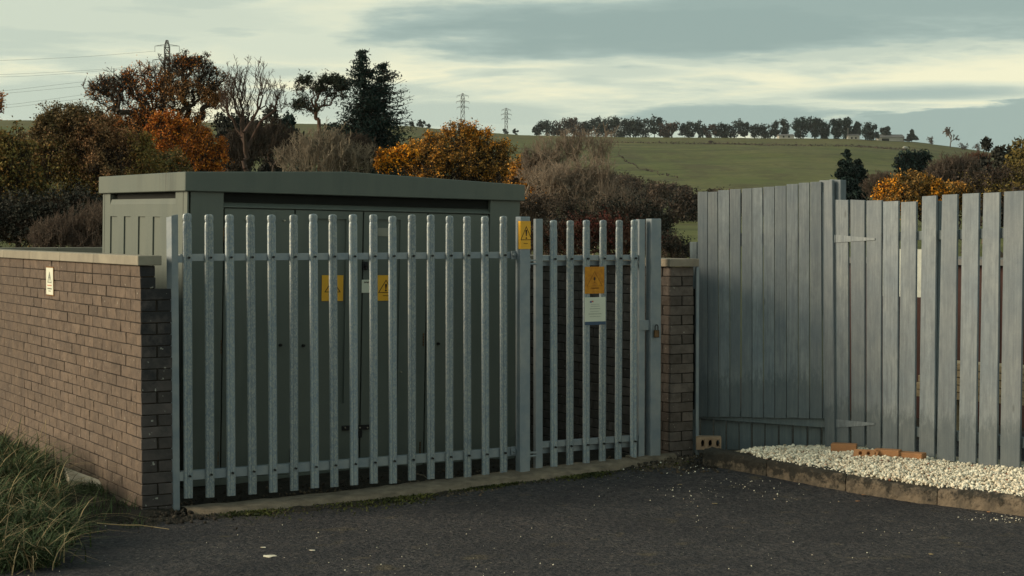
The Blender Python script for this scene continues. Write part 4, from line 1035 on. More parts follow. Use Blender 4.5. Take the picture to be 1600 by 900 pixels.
def crown_tree(seed, name, label, px, Y, ells, N, mats, cat='tree', fork=None, roots=1, rspread=.3, shoots=3, slen=.25, twigs=3, nleaf=0, lsize=.03, lspread=.06, minr=.004,
               up=.35, bf=.35, rpow=.42, r0=None, jag=.10, group=None, keep=None, aspect=.55, wind=0, depth=.8, leafup=0, shell=.0):
    """crown: ellipses (x, y, half width, half height) as measured in the photograph, given real depth; limbs grow from the ground to fill it"""
    rng = np.random.RandomState(seed); b = at(px, 300, Y); bz = base_z(b.x, Y) - .1; bp = np.array([b.x, Y, bz]); kp = Y / FPX
    E = np.array(ells, float); vol = E[:, 2] * E[:, 3]; i = rng.choice(len(E), N, p=vol / vol.sum())
    d = rng.randn(N, 3); d /= np.linalg.norm(d, axis=1)[:, None]; d *= (shell + (1 - shell) * rng.rand(N, 1)) ** .42
    C_ = np.array([np.array(at(e[0], e[1], Y)) - bp for e in E]); ax = np.stack([E[:, 2], np.minimum(E[:, 2], E[:, 3] * 1.3) * depth, E[:, 3]], 1) * kp
    P = C_[i] + d * ax[i]
    nl = max(4, N // 26); li = rng.choice(N, nl); asg = rng.randint(0, nl, N); mv = rng.rand(N) < .62
    P[mv] = P[li[asg[mv]]] + rng.randn(mv.sum(), 3) * ax[i][mv] * .26
    P = P[(P[:, 2] > .15) & (np.min(np.stack([np.linalg.norm((P - C_[q]) / ax[q], axis=1) for q in range(len(C_))]), 0) < 1.12)]; cen = C_.mean(0)
    nodes, par, path = [], [], []
    def add(p, q): nodes.append(np.array(p, float)); par.append(q); path.append(0 if q < 0 else path[q] + np.linalg.norm(nodes[-1] - nodes[q])); return len(nodes) - 1
    for k in range(roots):
        rx = rng.uniform(-1, 1) * rspread if roots > 1 else 0; q = add((rx, rng.uniform(-.4, .4) * rspread if roots > 1 else 0, 0), -1)
        if fork:
            fz = np.array(at(fork[0], fork[1], Y)) - bp
            for t_ in np.linspace(.15, 1, 7): q = add(np.array([rx, 0, 0]) * (1 - t_) + fz * t_ + rng.randn(3) * .02 * fz[2] * np.array([1, 1, .2]), q)
        else:
            for t_ in (.15, .3): q = add((rx * (1 + t_), 0, t_ * cen[2]), q)
    n0 = len(nodes); o = np.argsort(np.linalg.norm((P - nodes[-1]) * [1, 1, 1.], axis=1)); P = P[o]
    ND = np.zeros((n0 + len(P), 3)); ND[:n0] = nodes; PT = np.zeros(n0 + len(P)); PT[:n0] = path; PR = np.full(n0 + len(P), -1); PR[:n0] = par; ok0 = 2 if fork else 0
    for j, p in enumerate(P):
        m = n0 + j; v = p - ND[:m]; dist = np.linalg.norm(v, axis=1); cost = dist + bf * PT[:m] + np.where(v[:, 2] < 0, -v[:, 2] * .7, 0)
        if fork: cost[:max(n0 - 2, 1)] += 50
        q = int(np.argmin(cost)); ND[m] = p; PR[m] = q; PT[m] = PT[q] + dist[q]
    M_ = len(ND); cnt = np.ones(M_)
    for m in range(M_ - 1, n0 - 1, -1): cnt[PR[m]] += cnt[m]
    for m in range(n0 - 1, -1, -1):
        if PR[m] >= 0: cnt[PR[m]] = max(cnt[PR[m]], cnt[m])
    r0 = r0 or (cen[2] * .03 / roots ** .3); R_ = r0 * (cnt / cnt.max()) ** rpow; R_ = np.maximum(R_, minr)
    e = np.where(PR >= 0)[0]; A0, B0 = ND[PR[e]], ND[e]; L_e = np.linalg.norm(B0 - A0, axis=1)
    m1 = A0 + (B0 - A0) * .36 + rng.randn(len(e), 3) * (L_e * jag)[:, None]; m2 = A0 + (B0 - A0) * .7 + rng.randn(len(e), 3) * (L_e * jag)[:, None]
    ra, rb = np.minimum(R_[PR[e]], R_[e] * 1.7), R_[e]
    P0 = np.concatenate([A0, m1, m2]); P1 = np.concatenate([m1, m2, B0]); q1 = ra * .64 + rb * .36; q2 = ra * .3 + rb * .7; Ra = np.concatenate([ra, q1, q2]); Rb = np.concatenate([q1, q2, rb])
    t = thing(name, label, cat, tuple(bp), 0, group)
    big = Ra > np.percentile(Ra, 60); v1, f1 = tubes(P0[big], P1[big], Ra[big], Rb[big], 5)
    obj('trunk', npmesh('trunk', v1, f1, True), mats[0], t)
    v, f = tubes(P0[~big], P1[~big], Ra[~big], Rb[~big], 3)
    # shoots off every node, outward and up, each with twigs
    base = ND[n0:]; st = np.repeat(base, shoots, 0); st = st + rng.randn(*st.shape) * .01
    out_ = (st - cen * [1, 1, .45]); out_ /= np.linalg.norm(out_, axis=1)[:, None]; di = out_ * .7 + rng.randn(*st.shape) * .55 + [wind, 0, up]
    di /= np.linalg.norm(di, axis=1)[:, None]; sl = slen * rng.uniform(.5, 1.3, len(st)) * np.where(rng.rand(len(st)) < .06, 1.6, 1)
    tip = st + di * (sl * 1.25)[:, None]; dm = np.min(np.stack([np.linalg.norm((tip - C_[q]) / ax[q], axis=1) for q in range(len(C_))]), 0)
    sl *= np.where(dm > 1.25, .3, np.where(dm > 1.05, .6, 1)) 
    W_, nd = grow(rng, st, di, sl, np.full(len(st), minr * 1.15), [dict(n=twigs, lr=.55, ang=34, rr=.8, segs=3, wob=.16, tap=.7, up=up * .12), dict(n=0, lr=.5, ang=30, rr=.8, segs=2, wob=.18, tap=.6, up=up * .12)])
    vs, fs, n = [v], [f], len(v)
    for w in W_:
        a, c = tubes(w[0], w[1], np.maximum(w[2], minr * .75), np.maximum(w[3], minr * .6), 3); vs.append(a); fs.append(c + n); n += len(a)
    obj('twigs' if nleaf else 'crown', npmesh('twigs' if nleaf else 'crown', np.concatenate(vs), np.concatenate(fs)), mats[0] if nleaf or len(mats) < 2 else mats[1], t)
    if nleaf:
        j = rng.randint(0, len(nd), nleaf); c = nd[j] + rng.randn(nleaf, 3) * lspread
        if keep is not None: c = c[keep(c + bp, rng)]
        fq = 1 / (.08 * np.ptp(c[:, 2]) ** .7); gv = vnoise(c[:, 0] * fq + 30, c[:, 2] * fq + 30, seed + 3) + vnoise(c[:, 1] * fq + 9, c[:, 2] * fq * 1.3 + 9, seed + 4) * .6
        c = c[rng.rand(len(c)) < np.clip(.78 + gv * 2.0, .1, 1)]
        v, f = leaves(c, lsize * rng.uniform(.55, 1.35, len(c)), rng, aspect, leafup)
        cr = obj('crown', npmesh('crown', v, f), mats[1], t)
        if len(mats) > 2:
            for mm in mats[2:]: cr.data.materials.append(mm)
            nn = vnoise(c[:, 0] * 1.3 + 40, c[:, 2] * 1.3 + 40, seed) + rng.randn(len(c)) * .12
            cr.data.polygons.foreach_set('material_index', np.where(nn > .04, 1, 0).astype('i4'))
    return t

lf_olive = leafmat('leaves_olive', (.19, .145, .045), (.085, .085, .034), scale=.8, amt=.6, c3=(.22, .12, .035))
lf_oliveb = leafmat('leaves_brown_tip', (.26, .13, .065), (.14, .10, .05), scale=.9, amt=.6)
lf_rust = leafmat('leaves_rust', (.46, .12, .016), (.26, .085, .02), scale=.35, amt=.6, c3=(.45, .17, .02))
lf_rustd = leafmat('leaves_rust_dark', (.44, .18, .055), (.24, .13, .055), scale=.35, amt=.6)
lf_orange = leafmat('leaves_orange', (.85, .34, .022), (.50, .21, .025), scale=1.4, amt=.55, c3=(.10, .075, .02))
lf_orange2 = leafmat('leaves_amber', (.42, .20, .04), (.22, .13, .04), scale=1.1, amt=.55, c3=(.08, .06, .025))
lf_con = leafmat('needles_dark', (.018, .034, .030), (.008, .018, .017), scale=.8, amt=.55)
lf_pine = leafmat('needles_pine', (.035, .042, .028), (.018, .024, .018), scale=.5, amt=.5)
lf_scrub = leafmat('scrub_dark', (.035, .035, .028), (.02, .022, .02), scale=.3, amt=.5)
lf_wood = leafmat('wood_far', (.075, .055, .042), (.045, .036, .03), scale=.06, amt=.45)
lf_ridge = leafmat('ridge_needles', (.030, .040, .034), (.018, .026, .026), scale=.15, amt=.4)
lf_ridgeb = leafmat('ridge_brown', (.075, .048, .036), (.045, .034, .03), scale=.15, amt=.4)
lf_yel = leafmat('leaves_yellow_olive', (.16, .115, .03), (.07, .06, .022), scale=.4, amt=.5)
lf_red = leafmat('bramble_red', (.085, .022, .018), (.04, .018, .014), scale=3, amt=.5)

# left: the big olive bush, in three bodies
LO = dict(cat='bush', N=620, roots=9, rspread=1.2, shoots=4, slen=.34, twigs=3, lspread=.045, minr=.0035)
crown_tree(1, 'autumn_bush', 'big rounded olive brown bush at the far left, behind the brick wall', 100, 27, [(110, 310, 120, 90), (140, 245, 85, 55), (75, 255, 60, 50), (105, 210, 52, 36), (128, 188, 34, 20), (85, 200, 26, 22), (195, 285, 60, 50)], mats=(m_bark, lf_olive, lf_oliveb), nleaf=150000, lsize=.0185, **LO)
crown_tree(2, 'autumn_bush', 'olive brown bush with bronze top, filling the gap left of the rusty oak', 205, 31, [(190, 262, 55, 42), (225, 305, 80, 60), (165, 232, 28, 18), (255, 275, 45, 36)], mats=(m_bark, lf_olive, lf_oliveb), nleaf=95000, lsize=.021, **LO)
crown_tree(3, 'autumn_bush', 'dull green and amber bush cut by the left edge of the photo', -20, 24, [(-10, 300, 70, 75), (5, 240, 50, 35), (-60, 280, 60, 70), (20, 330, 60, 50)], mats=(m_bark, lf_olive), nleaf=36000, lsize=.023, **LO)
def bare(seed, label, px, Y, ells, mat, N=700, name='bare_bush', cat='bush', **k):
    a = dict(roots=9, rspread=.8, shoots=4, slen=.32, twigs=4, minr=.0032, up=.55, r0=.028, jag=.08); a.update(k)
    return crown_tree(seed, name, label, px, Y, ells, N, (mat, mat), cat, **a)
bare(4, 'leafless grey tangle above the coping, left of the green cabinet', 125, 20.5, [(125, 365, 75, 38), (160, 345, 45, 35), (90, 375, 60, 24)], m_barkb, N=420, slen=.22, minr=.0026)
crown_tree(41, 'dark_shrub', 'dark shadowy shrub under the olive bushes, above the left wall', 40, 22.5, [(30, 355, 110, 45), (120, 345, 70, 45)], 420, (m_bark, lf_scrub), 'bush', roots=8, rspread=1, shoots=4, slen=.2, nleaf=24000, lsize=.022, lspread=.05, minr=.003)
crown_tree(8, 'autumn_tree', 'sparse pinkish brown tree just entering at the left edge against the sky', -22, 48, [(-24, 162, 30, 26), (-34, 190, 30, 25)], 220, (m_barkr, lf_rustd), fork=(-24, 215), shoots=4, slen=.22, nleaf=5000, lsize=.034, lspread=.05, minr=.005)
# the oak
def keep_oak(c, r):
    py = 361 - (c[:, 2] - CH) / 62 * FPX; px_ = CX + c[:, 0] / 62 * FPX
    return r.rand(len(c)) < np.clip(.10 + (py - 90) / 125 + .9 * vnoise(c[:, 0] * 1.1 + 90, c[:, 2] * 1.1 + 50, 77), .03, 1)
crown_tree(12, 'oak_tree', 'broad oak with thin russet leaves and dark crooked limbs, pylon behind its top', 275, 62, [(245, 152, 64, 38), (195, 150, 52, 34), (302, 124, 42, 38), (262, 110, 38, 24), (170, 140, 36, 28), (215, 120, 30, 22), (155, 155, 18, 18), (338, 130, 16, 30), (285, 98, 18, 14), (320, 100, 16, 16), (250, 208, 75, 32), (325, 152, 22, 38), (205, 198, 54, 24), (325, 118, 16, 20)],
    620, (m_bark, lf_rustd, lf_rust), fork=(268, 225), shoots=4, slen=.5, twigs=4, nleaf=85000, lsize=.034, lspread=.07, minr=.0095, r0=.22, rpow=.55, keep=keep_oak, jag=.2, bf=.3, up=.25)
crown_tree(14, 'autumn_tree', 'vivid rust orange young tree low in front of the oak', 290, 52, [(288, 235, 56, 42), (262, 205, 30, 26), (318, 250, 28, 45), (290, 275, 55, 40)], 420, (m_bark, lf_rust), fork=(290, 275), shoots=4, slen=.35, nleaf=52000, lsize=.035, lspread=.07, minr=.007)
# bare tree right of the oak
crown_tree(23, 'bare_tree', 'tall leafless tree with fine forking branches between the oak and the pine', 388, 60, [(368, 130, 22, 36), (398, 122, 30, 34), (422, 148, 26, 28), (385, 165, 36, 24), (355, 150, 14, 34), (437, 165, 14, 16)],
    190, (m_barkd, m_barkd), fork=(383, 212), shoots=2, slen=.6, twigs=3, minr=.008, r0=.085, rpow=.5, bf=.8, jag=.08, up=.7)
# scots pine with flat clumps
crown_tree(31, 'pine_tree', 'open scots pine with flat needle clumps left of the dark spruce', 500, 75, [(477, 129, 13, 5), (508, 125, 13, 5), (522, 129, 11, 5), (532, 138, 11, 5), (466, 143, 11, 3), (500, 141, 12, 4), (519, 149, 12, 4), (474, 160, 15, 5), (460, 168, 13, 4), (538, 152, 8, 4), (509, 163, 10, 3), (487, 171, 12, 4), (490, 152, 10, 3)],
    340, (m_barkr, lf_pine), fork=(500, 205), shoots=4, slen=.32, twigs=2, nleaf=9500, lsize=.075, lspread=.13, minr=.009, r0=.085, rpow=.5, bf=.6, aspect=.28, jag=.12)

# dark double spruce
def conifer(seed, label, px, Y, tiers, mat=None, dens=1., nm='spruce_tree', sparse=0, needle=.07, cat='tree', group=None):
    """tiers: list of stems (px top, py top, px half width at the foot, py foot)"""
    rng = np.random.RandomState(seed); b = at(px, 300, Y); bz = base_z(b.x, Y) - .1; t = thing(nm, label, cat, (b.x, Y, bz), 0, group)
    A, B, ra, rb, L = [], [], [], [], []; kpx = Y / FPX
    for (tx, ty, hw, fy, yo, thin) in tiers:
        top = np.array(at(tx, ty, Y)) - np.array([b.x, Y, bz]); foot = np.array([(at((tx + px) / 2, 300, Y).x - b.x), 0, 0]); top[1] += yo; foot[1] += yo
        zf = at(px, fy, Y).z - bz; hw *= kpx
        for i in range(6):
            A.append(foot + (top - foot) * i / 6); B.append(foot + (top - foot) * (i + 1) / 6); ra.append(.16 * (1 - i / 6.2)); rb.append(.16 * (1 - (i + 1) / 6.2))
        n = int(150 * dens)
        for q in range(n):
            s = rng.rand() ** .85; z = top[2] - (top[2] - zf) * s; c = foot + (top - foot) * (z / top[2])
            l = hw * 1.3 * (.08 + .92 * s ** .85) * rng.uniform(.35, 1.15); a = rng.rand() * 2 * math.pi; rise = rng.uniform(.05, .5) * (1 - .6 * s)
            e = c + np.array([math.cos(a) * l, math.sin(a) * l * .9, rise * l - .12 * l])
            m_ = (c + e) / 2 + np.array([0, 0, -.1 * l])
            A += [c, m_]; B += [m_, e]; ra += [.022, .014]; rb += [.014, .006]
            k = int((22 + 40 * l) * (thin if math.cos(a) > -.2 and thin < 1 and z > top[2] * .5 else 1))
            u = rng.rand(k) ** .8; pt = np.where(u[:, None] < .5, c + (m_ - c) * (u * 2)[:, None], m_ + (e - m_) * ((u - .5) * 2)[:, None])
            pt = pt + rng.randn(k, 3) * np.array([.10, .10, .06]) * (.6 + .5 * l); pt[:, 2] -= rng.rand(k) * .16 * l
            L.append(pt)
    v, f = tubes(A, B, ra, rb, 3); obj('trunk', npmesh('trunk', v, f, True), m_bark, t)
    L = np.concatenate(L); v, f = leaves(L, needle * rng.uniform(.6, 1.4, len(L)), rng, .35, ); obj('crown', npmesh('crown', v, f), mat or lf_con, t)
    return t
conifer(40, 'dark green double spruce, tallest evergreen, right of the scots pine', 585, 62, [(566, 78, 50, 215, 0, 1), (598, 92, 58, 215, .8, .30), (582, 140, 62, 270, -.3, 1)], dens=1.25, needle=.06)

# dark evergreens behind, left of the spruce
rng = np.random.RandomState(44)
def far_tree(seed, name, label, px, Y, box, mats, nleaf, size, cat='tree', group=None, th=.35, wind=0, clump=9, shell=.3, lean=0):
    rng = np.random.RandomState(seed); x0, x1 = at(box[0], 300, Y).x, at(box[1], 300, Y).x; b = at(px, 300, Y); bz = base_z(b.x, Y) - .2; zt = at(px, box[2], Y).z - bz
    w = x1 - x0; cx = (x0 + x1) / 2 - b.x; cl = []
    for i in range(clump):
        a = rng.rand() * 2 * math.pi; q = math.sqrt(rng.rand()) * .36; zz = rng.uniform(th + .08, .88)
        k = math.sqrt(max(1 - ((zz - .6) / .5) ** 2, .15)); cl.append((cx + math.cos(a) * q * w * k + lean * w * (zz - .5), math.sin(a) * q * w * k, zz * zt, w * rng.uniform(.13, .23)))
    cl = np.array(cl); v, f, c = blob_leaves(rng, nleaf, cl, size, shell); hi = np.percentile(c[:, 2], 99.5); s = zt / hi; v[:, 2] *= s; 
    cl[:, 2] *= s
    t = thing(name, label, cat, (b.x, Y, bz), 0, group)
    A, B, ra, rb = [], [], [], []; tp = np.array([cx * .5, 0, zt * (th + .25)]); A.append(np.zeros(3)); B.append(tp); ra.append(w * .03); rb.append(w * .018)
    for r in cl: A.append(tp * rng.uniform(.55, 1)); B.append(r[:3]); ra.append(w * .012); rb.append(w * .004)
    tv, tf = tubes(A, B, ra, rb, 4); obj('trunk', npmesh('trunk', tv, tf, True), mats[0], t); obj('crown', npmesh('crown', v, f), mats[1], t); return t
L_ = [('dark evergreen tree just right of the rusty oak, behind the bare tree', 362, 92, (325, 402, 178)), ('dark evergreen tree behind the foot of the bare tree', 420, 98, (385, 455, 172)),
      ('blue-black evergreen below the scots pine', 470, 92, (435, 505, 182)), ('blue-black evergreen between the pine and the double spruce', 520, 96, (490, 560, 196)), ('dark evergreen right of the double spruce, above the orange bush', 612, 70, (585, 640, 222))]
for i, (l, px, Y, bx) in enumerate(L_): far_tree(50 + i, 'evergreen_tree', l, px, Y, bx, (m_bark, lf_scrub if i < 2 else lf_con), 5200, .11, th=.05, clump=22)
bare(60, 'leafless dark scrubby tree low behind the cabinet roof, left of the pale bush', 375, 70, [(375, 235, 40, 35), (395, 215, 30, 22)], m_bark, N=330, name='scrubby_tree', cat='tree', slen=.5, minr=.009, r0=.09, roots=3)
bare(61, 'leafless grey scrubby tree right of the bare tree', 440, 75, [(442, 230, 40, 35), (430, 205, 22, 16)], m_bark, N=330, name='scrubby_tree', cat='tree', slen=.5, minr=.009, r0=.09, roots=3)
bare(62, 'leafless dark scrubby tree below the double spruce', 545, 58, [(548, 240, 45, 32)], m_bark, N=300, name='scrubby_tree', cat='tree', slen=.4, minr=.008, r0=.08, roots=3)
# pale bare bush behind the roof
bare(70, 'pale grey leafless bush behind the middle of the cabinet roof', 505, 34, [(505, 255, 75, 40), (470, 232, 30, 24), (530, 228, 30, 24), (565, 250, 22, 26), (500, 215, 26, 18), (450, 255, 20, 14)], m_barkp, N=300, shoots=3, twigs=4, minr=.0048, roots=10, rspread=.9, bf=.9, slen=.45, jag=.12, up=.3)
# orange birch bushes
crown_tree(81, 'orange_bush', 'bright orange leafy bush above the right part of the cabinet roof', 700, 37, [(700, 264, 85, 36), (714, 212, 13, 26), (726, 228, 22, 30), (700, 215, 9, 20), (738, 215, 8, 18), (757, 225, 7, 24), (672, 222, 10, 16), (658, 240, 30, 20), (757, 245, 16, 34), (686, 230, 20, 24), (786, 250, 16, 34), (740, 262, 60, 30), (632, 258, 44, 18), (775, 268, 34, 26)], 700, (m_bark, lf_orange, lf_orange2), 'bush', roots=9, rspread=1, shoots=4, slen=.3, nleaf=85000, lsize=.0215, lspread=.045, minr=.0038, up=.9)
crown_tree(82, 'orange_bush', 'small bright orange sprig clump at the left foot of the large orange bush', 612, 34.5, [(610, 254, 22, 16), (632, 246, 18, 16), (598, 246, 8, 8)], 130, (m_bark, lf_orange), 'bush', roots=4, rspread=.3, shoots=4, slen=.2, nleaf=8000, lsize=.025, lspread=.045, minr=.0035, up=.6)
crown_tree(83, 'orange_bush', 'thin amber bush between the cabinet corner and the brown thicket', 825, 34, [(825, 290, 30, 34), (842, 315, 26, 30), (815, 262, 18, 16)], 260, (m_bark, lf_orange2, lf_orange), 'bush', roots=6, rspread=.5, shoots=4, slen=.25, nleaf=15000, lsize=.024, lspread=.06, minr=.0035)
# brown bare thicket
bare(90, 'large brown leafless thicket behind the narrow gate', 915, 30, [(920, 322, 80, 42), (900, 285, 50, 28), (940, 272, 30, 26), (865, 300, 50, 34), (975, 328, 38, 32)], m_barkt, N=430, minr=.0034, roots=12, rspread=1.1, bf=.8, slen=.5, shoots=4, up=.3, jag=.14)
bare(96, 'tall thin see-through sapling rising out of the brown thicket', 935, 31.5, [(925, 235, 38, 34), (955, 225, 24, 26), (895, 228, 30, 28), (865, 235, 28, 22)], m_barkt, N=210, minr=.0028, roots=3, rspread=.3, bf=.9, slen=.4, shoots=3, up=.6, name='bare_tree', cat='tree')
bare(91, 'grey brown leafless bush at the left side of the thicket, right of the orange bush', 850, 33, [(852, 275, 40, 34), (838, 245, 22, 16), (878, 252, 24, 20)], m_barkt, N=260, minr=.0036, bf=.9, slen=.5, up=.4)
bare(92, 'leafless dark bush between the narrow gate post and the boards', 1000, 31, [(995, 338, 45, 26), (1028, 350, 28, 20), (960, 340, 45, 26)], m_bark, N=420, minr=.0034)
crown_tree(93, 'dark_shrub', 'low bush of dark red stems and leaves behind the narrow gate', 920, 23, [(920, 372, 95, 28), (870, 380, 60, 30), (980, 378, 50, 26)], 520, (m_barkr, lf_red, lf_scrub), 'bush', roots=10, rspread=.9, shoots=4, slen=.2, nleaf=17000, lsize=.016, lspread=.05, minr=.0026)
crown_tree(94, 'dark_shrub', 'small dark bramble right of the gate post, in front of the pale green field', 1046, 25, [(1046, 388, 24, 24), (1062, 398, 20, 16)], 170, (m_barkb, lf_scrub), 'bush', roots=5, rspread=.2, shoots=4, slen=.16, nleaf=4500, lsize=.016, lspread=.05, minr=.0026)
crown_tree(95, 'dark_shrub', 'brown leafy scrub hugging the ground behind the cabinet and gate', 900, 28, [(830, 350, 100, 45), (950, 355, 90, 42), (1010, 360, 40, 34)], 620, (m_barkb, lf_wood, lf_scrub), 'bush', roots=10, rspread=1.1, shoots=4, slen=.26, nleaf=30000, lsize=.022, lspread=.06, minr=.003)

# right-hand trees over the boards
conifer(101, 'dark blue-green spruce left of the amber bush, above the tall wooden post', 1337, 110, [(1322, 234, 26, 318, 0, 1), (1345, 250, 30, 325, 1, 1)], dens=.8, needle=.14)
crown_tree(102, 'pine_tree', 'small dark pine with a flat top on the green slope, right of the spruce', 1425, 125, [(1425, 249, 16, 4), (1442, 247, 13, 4), (1412, 256, 14, 5), (1430, 262, 17, 6), (1418, 268, 15, 6), (1436, 272, 15, 6), (1425, 280, 17, 6)], 300, (m_bark, lf_con), fork=(1426, 285), shoots=4, slen=.5, nleaf=14000, lsize=.15, lspread=.18, minr=.02, aspect=.4)
crown_tree(103, 'orange_bush', 'rounded amber bush above the spaced boards', 1425, 55, [(1422, 312, 48, 36), (1450, 310, 40, 28), (1395, 318, 30, 28)], 460, (m_bark, lf_orange2, lf_orange), 'bush', roots=6, rspread=1, shoots=4, slen=.3, nleaf=34000, lsize=.042, lspread=.07, minr=.006)
crown_tree(104, 'orange_bush', 'dull amber bush low behind the boards, right of the rounded one', 1482, 58, [(1482, 315, 40, 28), (1505, 318, 24, 24)], 300, (m_bark, lf_orange2), 'bush', roots=6, rspread=1, shoots=4, slen=.3, nleaf=18000, lsize=.042, lspread=.07, minr=.006)
def bare_tree(seed, label, px, Y, box, mat, minr, wind=0, n=(6, 6, 5, 4), group=None, leaf=None):
    rng = np.random.RandomState(seed)
    wood, nodes = grow(rng, [(0, 0, 0)], [(.03, 0, 1)], [3.2], [.2], [dict(n=n[0], lr=1., ang=36, rr=.6, segs=4, wob=.08, lo=.4, tap=.6, wind=wind), dict(n=n[1], lr=.6, ang=36, rr=.5, segs=5, wob=.14, wind=wind), dict(n=n[2], lr=.5, ang=34, rr=.5, segs=4, wob=.15, wind=wind), dict(n=n[3], lr=.5, ang=32, rr=.6, segs=3, wob=.15, wind=wind), dict(n=0, lr=.5, ang=30, rr=.6, segs=2, wob=.15)])
    return assemble('bare_tree', label, 'tree', px, Y, box, wood, None, (mat, mat), 2, minr=minr, group=group)
crown_tree(110, 'bare_tree', 'rounded brown leafless tree right of the flat-topped pine', 1490, 115, [(1490, 268, 38, 26), (1510, 262, 24, 22), (1470, 275, 24, 18)], 380, (m_barkb, m_barkb), fork=(1490, 290), shoots=4, slen=1., twigs=4, minr=.018, r0=.25)
crown_tree(111, 'bare_tree', 'purplish leafless tree behind the brown one, near the right edge', 1530, 125, [(1530, 268, 28, 24)], 260, (m_barkr, m_barkr), fork=(1530, 292), shoots=4, slen=1., twigs=4, minr=.018, r0=.25)
far_tree(112, 'autumn_tree', 'dark brown tree with a domed top against the hill, near the right edge', 1553, 120, (1522, 1590, 220), (m_bark, lf_scrub), 6000, .16, th=.05, clump=26)
far_tree(113, 'autumn_tree', 'yellow-olive tree cut by the right edge of the photo', 1598, 100, (1560, 1650, 222), (m_bark, lf_yel), 8000, .12, th=.05, clump=26)
crown_tree(114, 'dark_shrub', 'brown scrub behind the right end of the spaced boards', 1560, 60, [(1560, 298, 55, 30), (1600, 290, 40, 35), (1530, 305, 30, 20)], 380, (m_barkb, lf_wood, lf_yel), 'bush', roots=7, rspread=1.4, shoots=4, slen=.4, nleaf=16000, lsize=.042, lspread=.1, minr=.007)
bare(115, 'thin leafless saplings between the spruce and the amber bush', 1372, 70, [(1372, 295, 26, 26), (1385, 285, 14, 14)], m_barkb, N=200, name='bare_tree', cat='tree', minr=.009, slen=.5)
crown_tree(116, 'leafy_sprigs', 'yellow leafy sprigs just clearing the board tops at the right edge', 1565, 16.8, [(1548, 306, 14, 10), (1572, 306, 14, 9), (1595, 300, 16, 14), (1540, 315, 16, 9)], 60, (m_barkb, lf_yel), 'shrub', roots=4, rspread=.2, shoots=2, slen=.12, nleaf=600, lsize=.013, lspread=.03, minr=.0016)
crown_tree(117, 'dark_shrub', 'dark hedge behind the board panel, seen over its left top', 1130, 140, [(1110, 326, 50, 22), (1170, 324, 60, 14), (1075, 328, 35, 26)], 360, (m_barkb, lf_wood, lf_scrub), 'hedge', roots=7, rspread=3, shoots=4, slen=.7, nleaf=16000, lsize=.12, lspread=.25, minr=.018)

# far wood below the pasture: one mass
rng = np.random.RandomState(200); LV_, LF_, TV_, TF_, n0, n1 = [], [], [], [], 0, 0
for i in range(260):
    Y = rng.uniform(170, 400); px = rng.uniform(560, 1620)
    if px > 950 and Y > 395 - (px - 950) * .9: continue
    x = (px - CX) / FPX * Y; bz = base_z(x, Y); h = min(rng.uniform(5, 8), CH + (361 - np.interp(px, [560, 950, 1000, 1090, 1250, 1620], [262, 262, 276, 292, 298, 266])) * Y / FPX - bz)
    if h < 1.2: continue
    w = h * rng.uniform(.6, .9)
    if Y > 330 and px > 960: 
        if rng.rand() < .75: continue
    if px > 1085 and px < 1290 and Y > 400: continue
    cl = np.array([(x + rng.uniform(-.3, .3) * w, Y + rng.uniform(-.3, .3) * w, bz + h * rng.uniform(.3, .85), w * .25) for _ in range(9)])
    v, f, c = blob_leaves(rng, 900, cl, .22, .0, aspect=.25); LV_.append(v); LF_.append(f + n0); n0 += len(v)
    A = [(x, Y, bz)] * 9; v, f = tubes(np.array(A), cl[:, :3] + [0, 0, h * .12], np.full(9, .11), np.full(9, .04), 3); TV_.append(v); TF_.append(f + n1); n1 += len(v)
tag(obj('far_wood', npmesh('far_wood', np.concatenate(LV_), np.concatenate(LF_)), lf_wood), 'brown leafless wood massed along the foot of the green hill', 'wood', kind='stuff')
tag(obj('far_wood_stems', npmesh('far_wood_stems', np.concatenate(TV_), np.concatenate(TF_)), m_barkb), 'grey stems standing in the brown wood at the foot of the hill', 'wood', kind='stuff')

# field hedges on the slope
def hedge(label, pts, Y, h, mat, n):
    rng = np.random.RandomState(int(pts[0][0])); P = []
    for k in range(n):
        t_ = rng.rand() * (len(pts) - 1); i = int(t_); f = t_ - i; px = pts[i][0] * (1 - f) + pts[i + 1][0] * f; yy = pts[i][1] * (1 - f) + pts[i + 1][1] * f + rng.randn() * 2
        x = (px - CX) / FPX * yy; P.append((x, yy, base_z(x, yy) + abs(rng.randn()) * h * .5))
    v, f = leaves(np.array(P), rng.uniform(.25, .6, n), rng, .5); tag(obj('hedge', npmesh('hedge', v, f), mat), label, 'hedge')
hedge('thin dark hedge line running across the top of the green slope', [(940, 815), (1080, 800), (1200, 795), (1330, 790), (1440, 760)], 0, .7, lf_wood, 1500)
hedge('short broken brown hedge slanting down the green slope', [(965, 700), (1000, 600), (1060, 545)], 0, .6, lf_wood, 170)
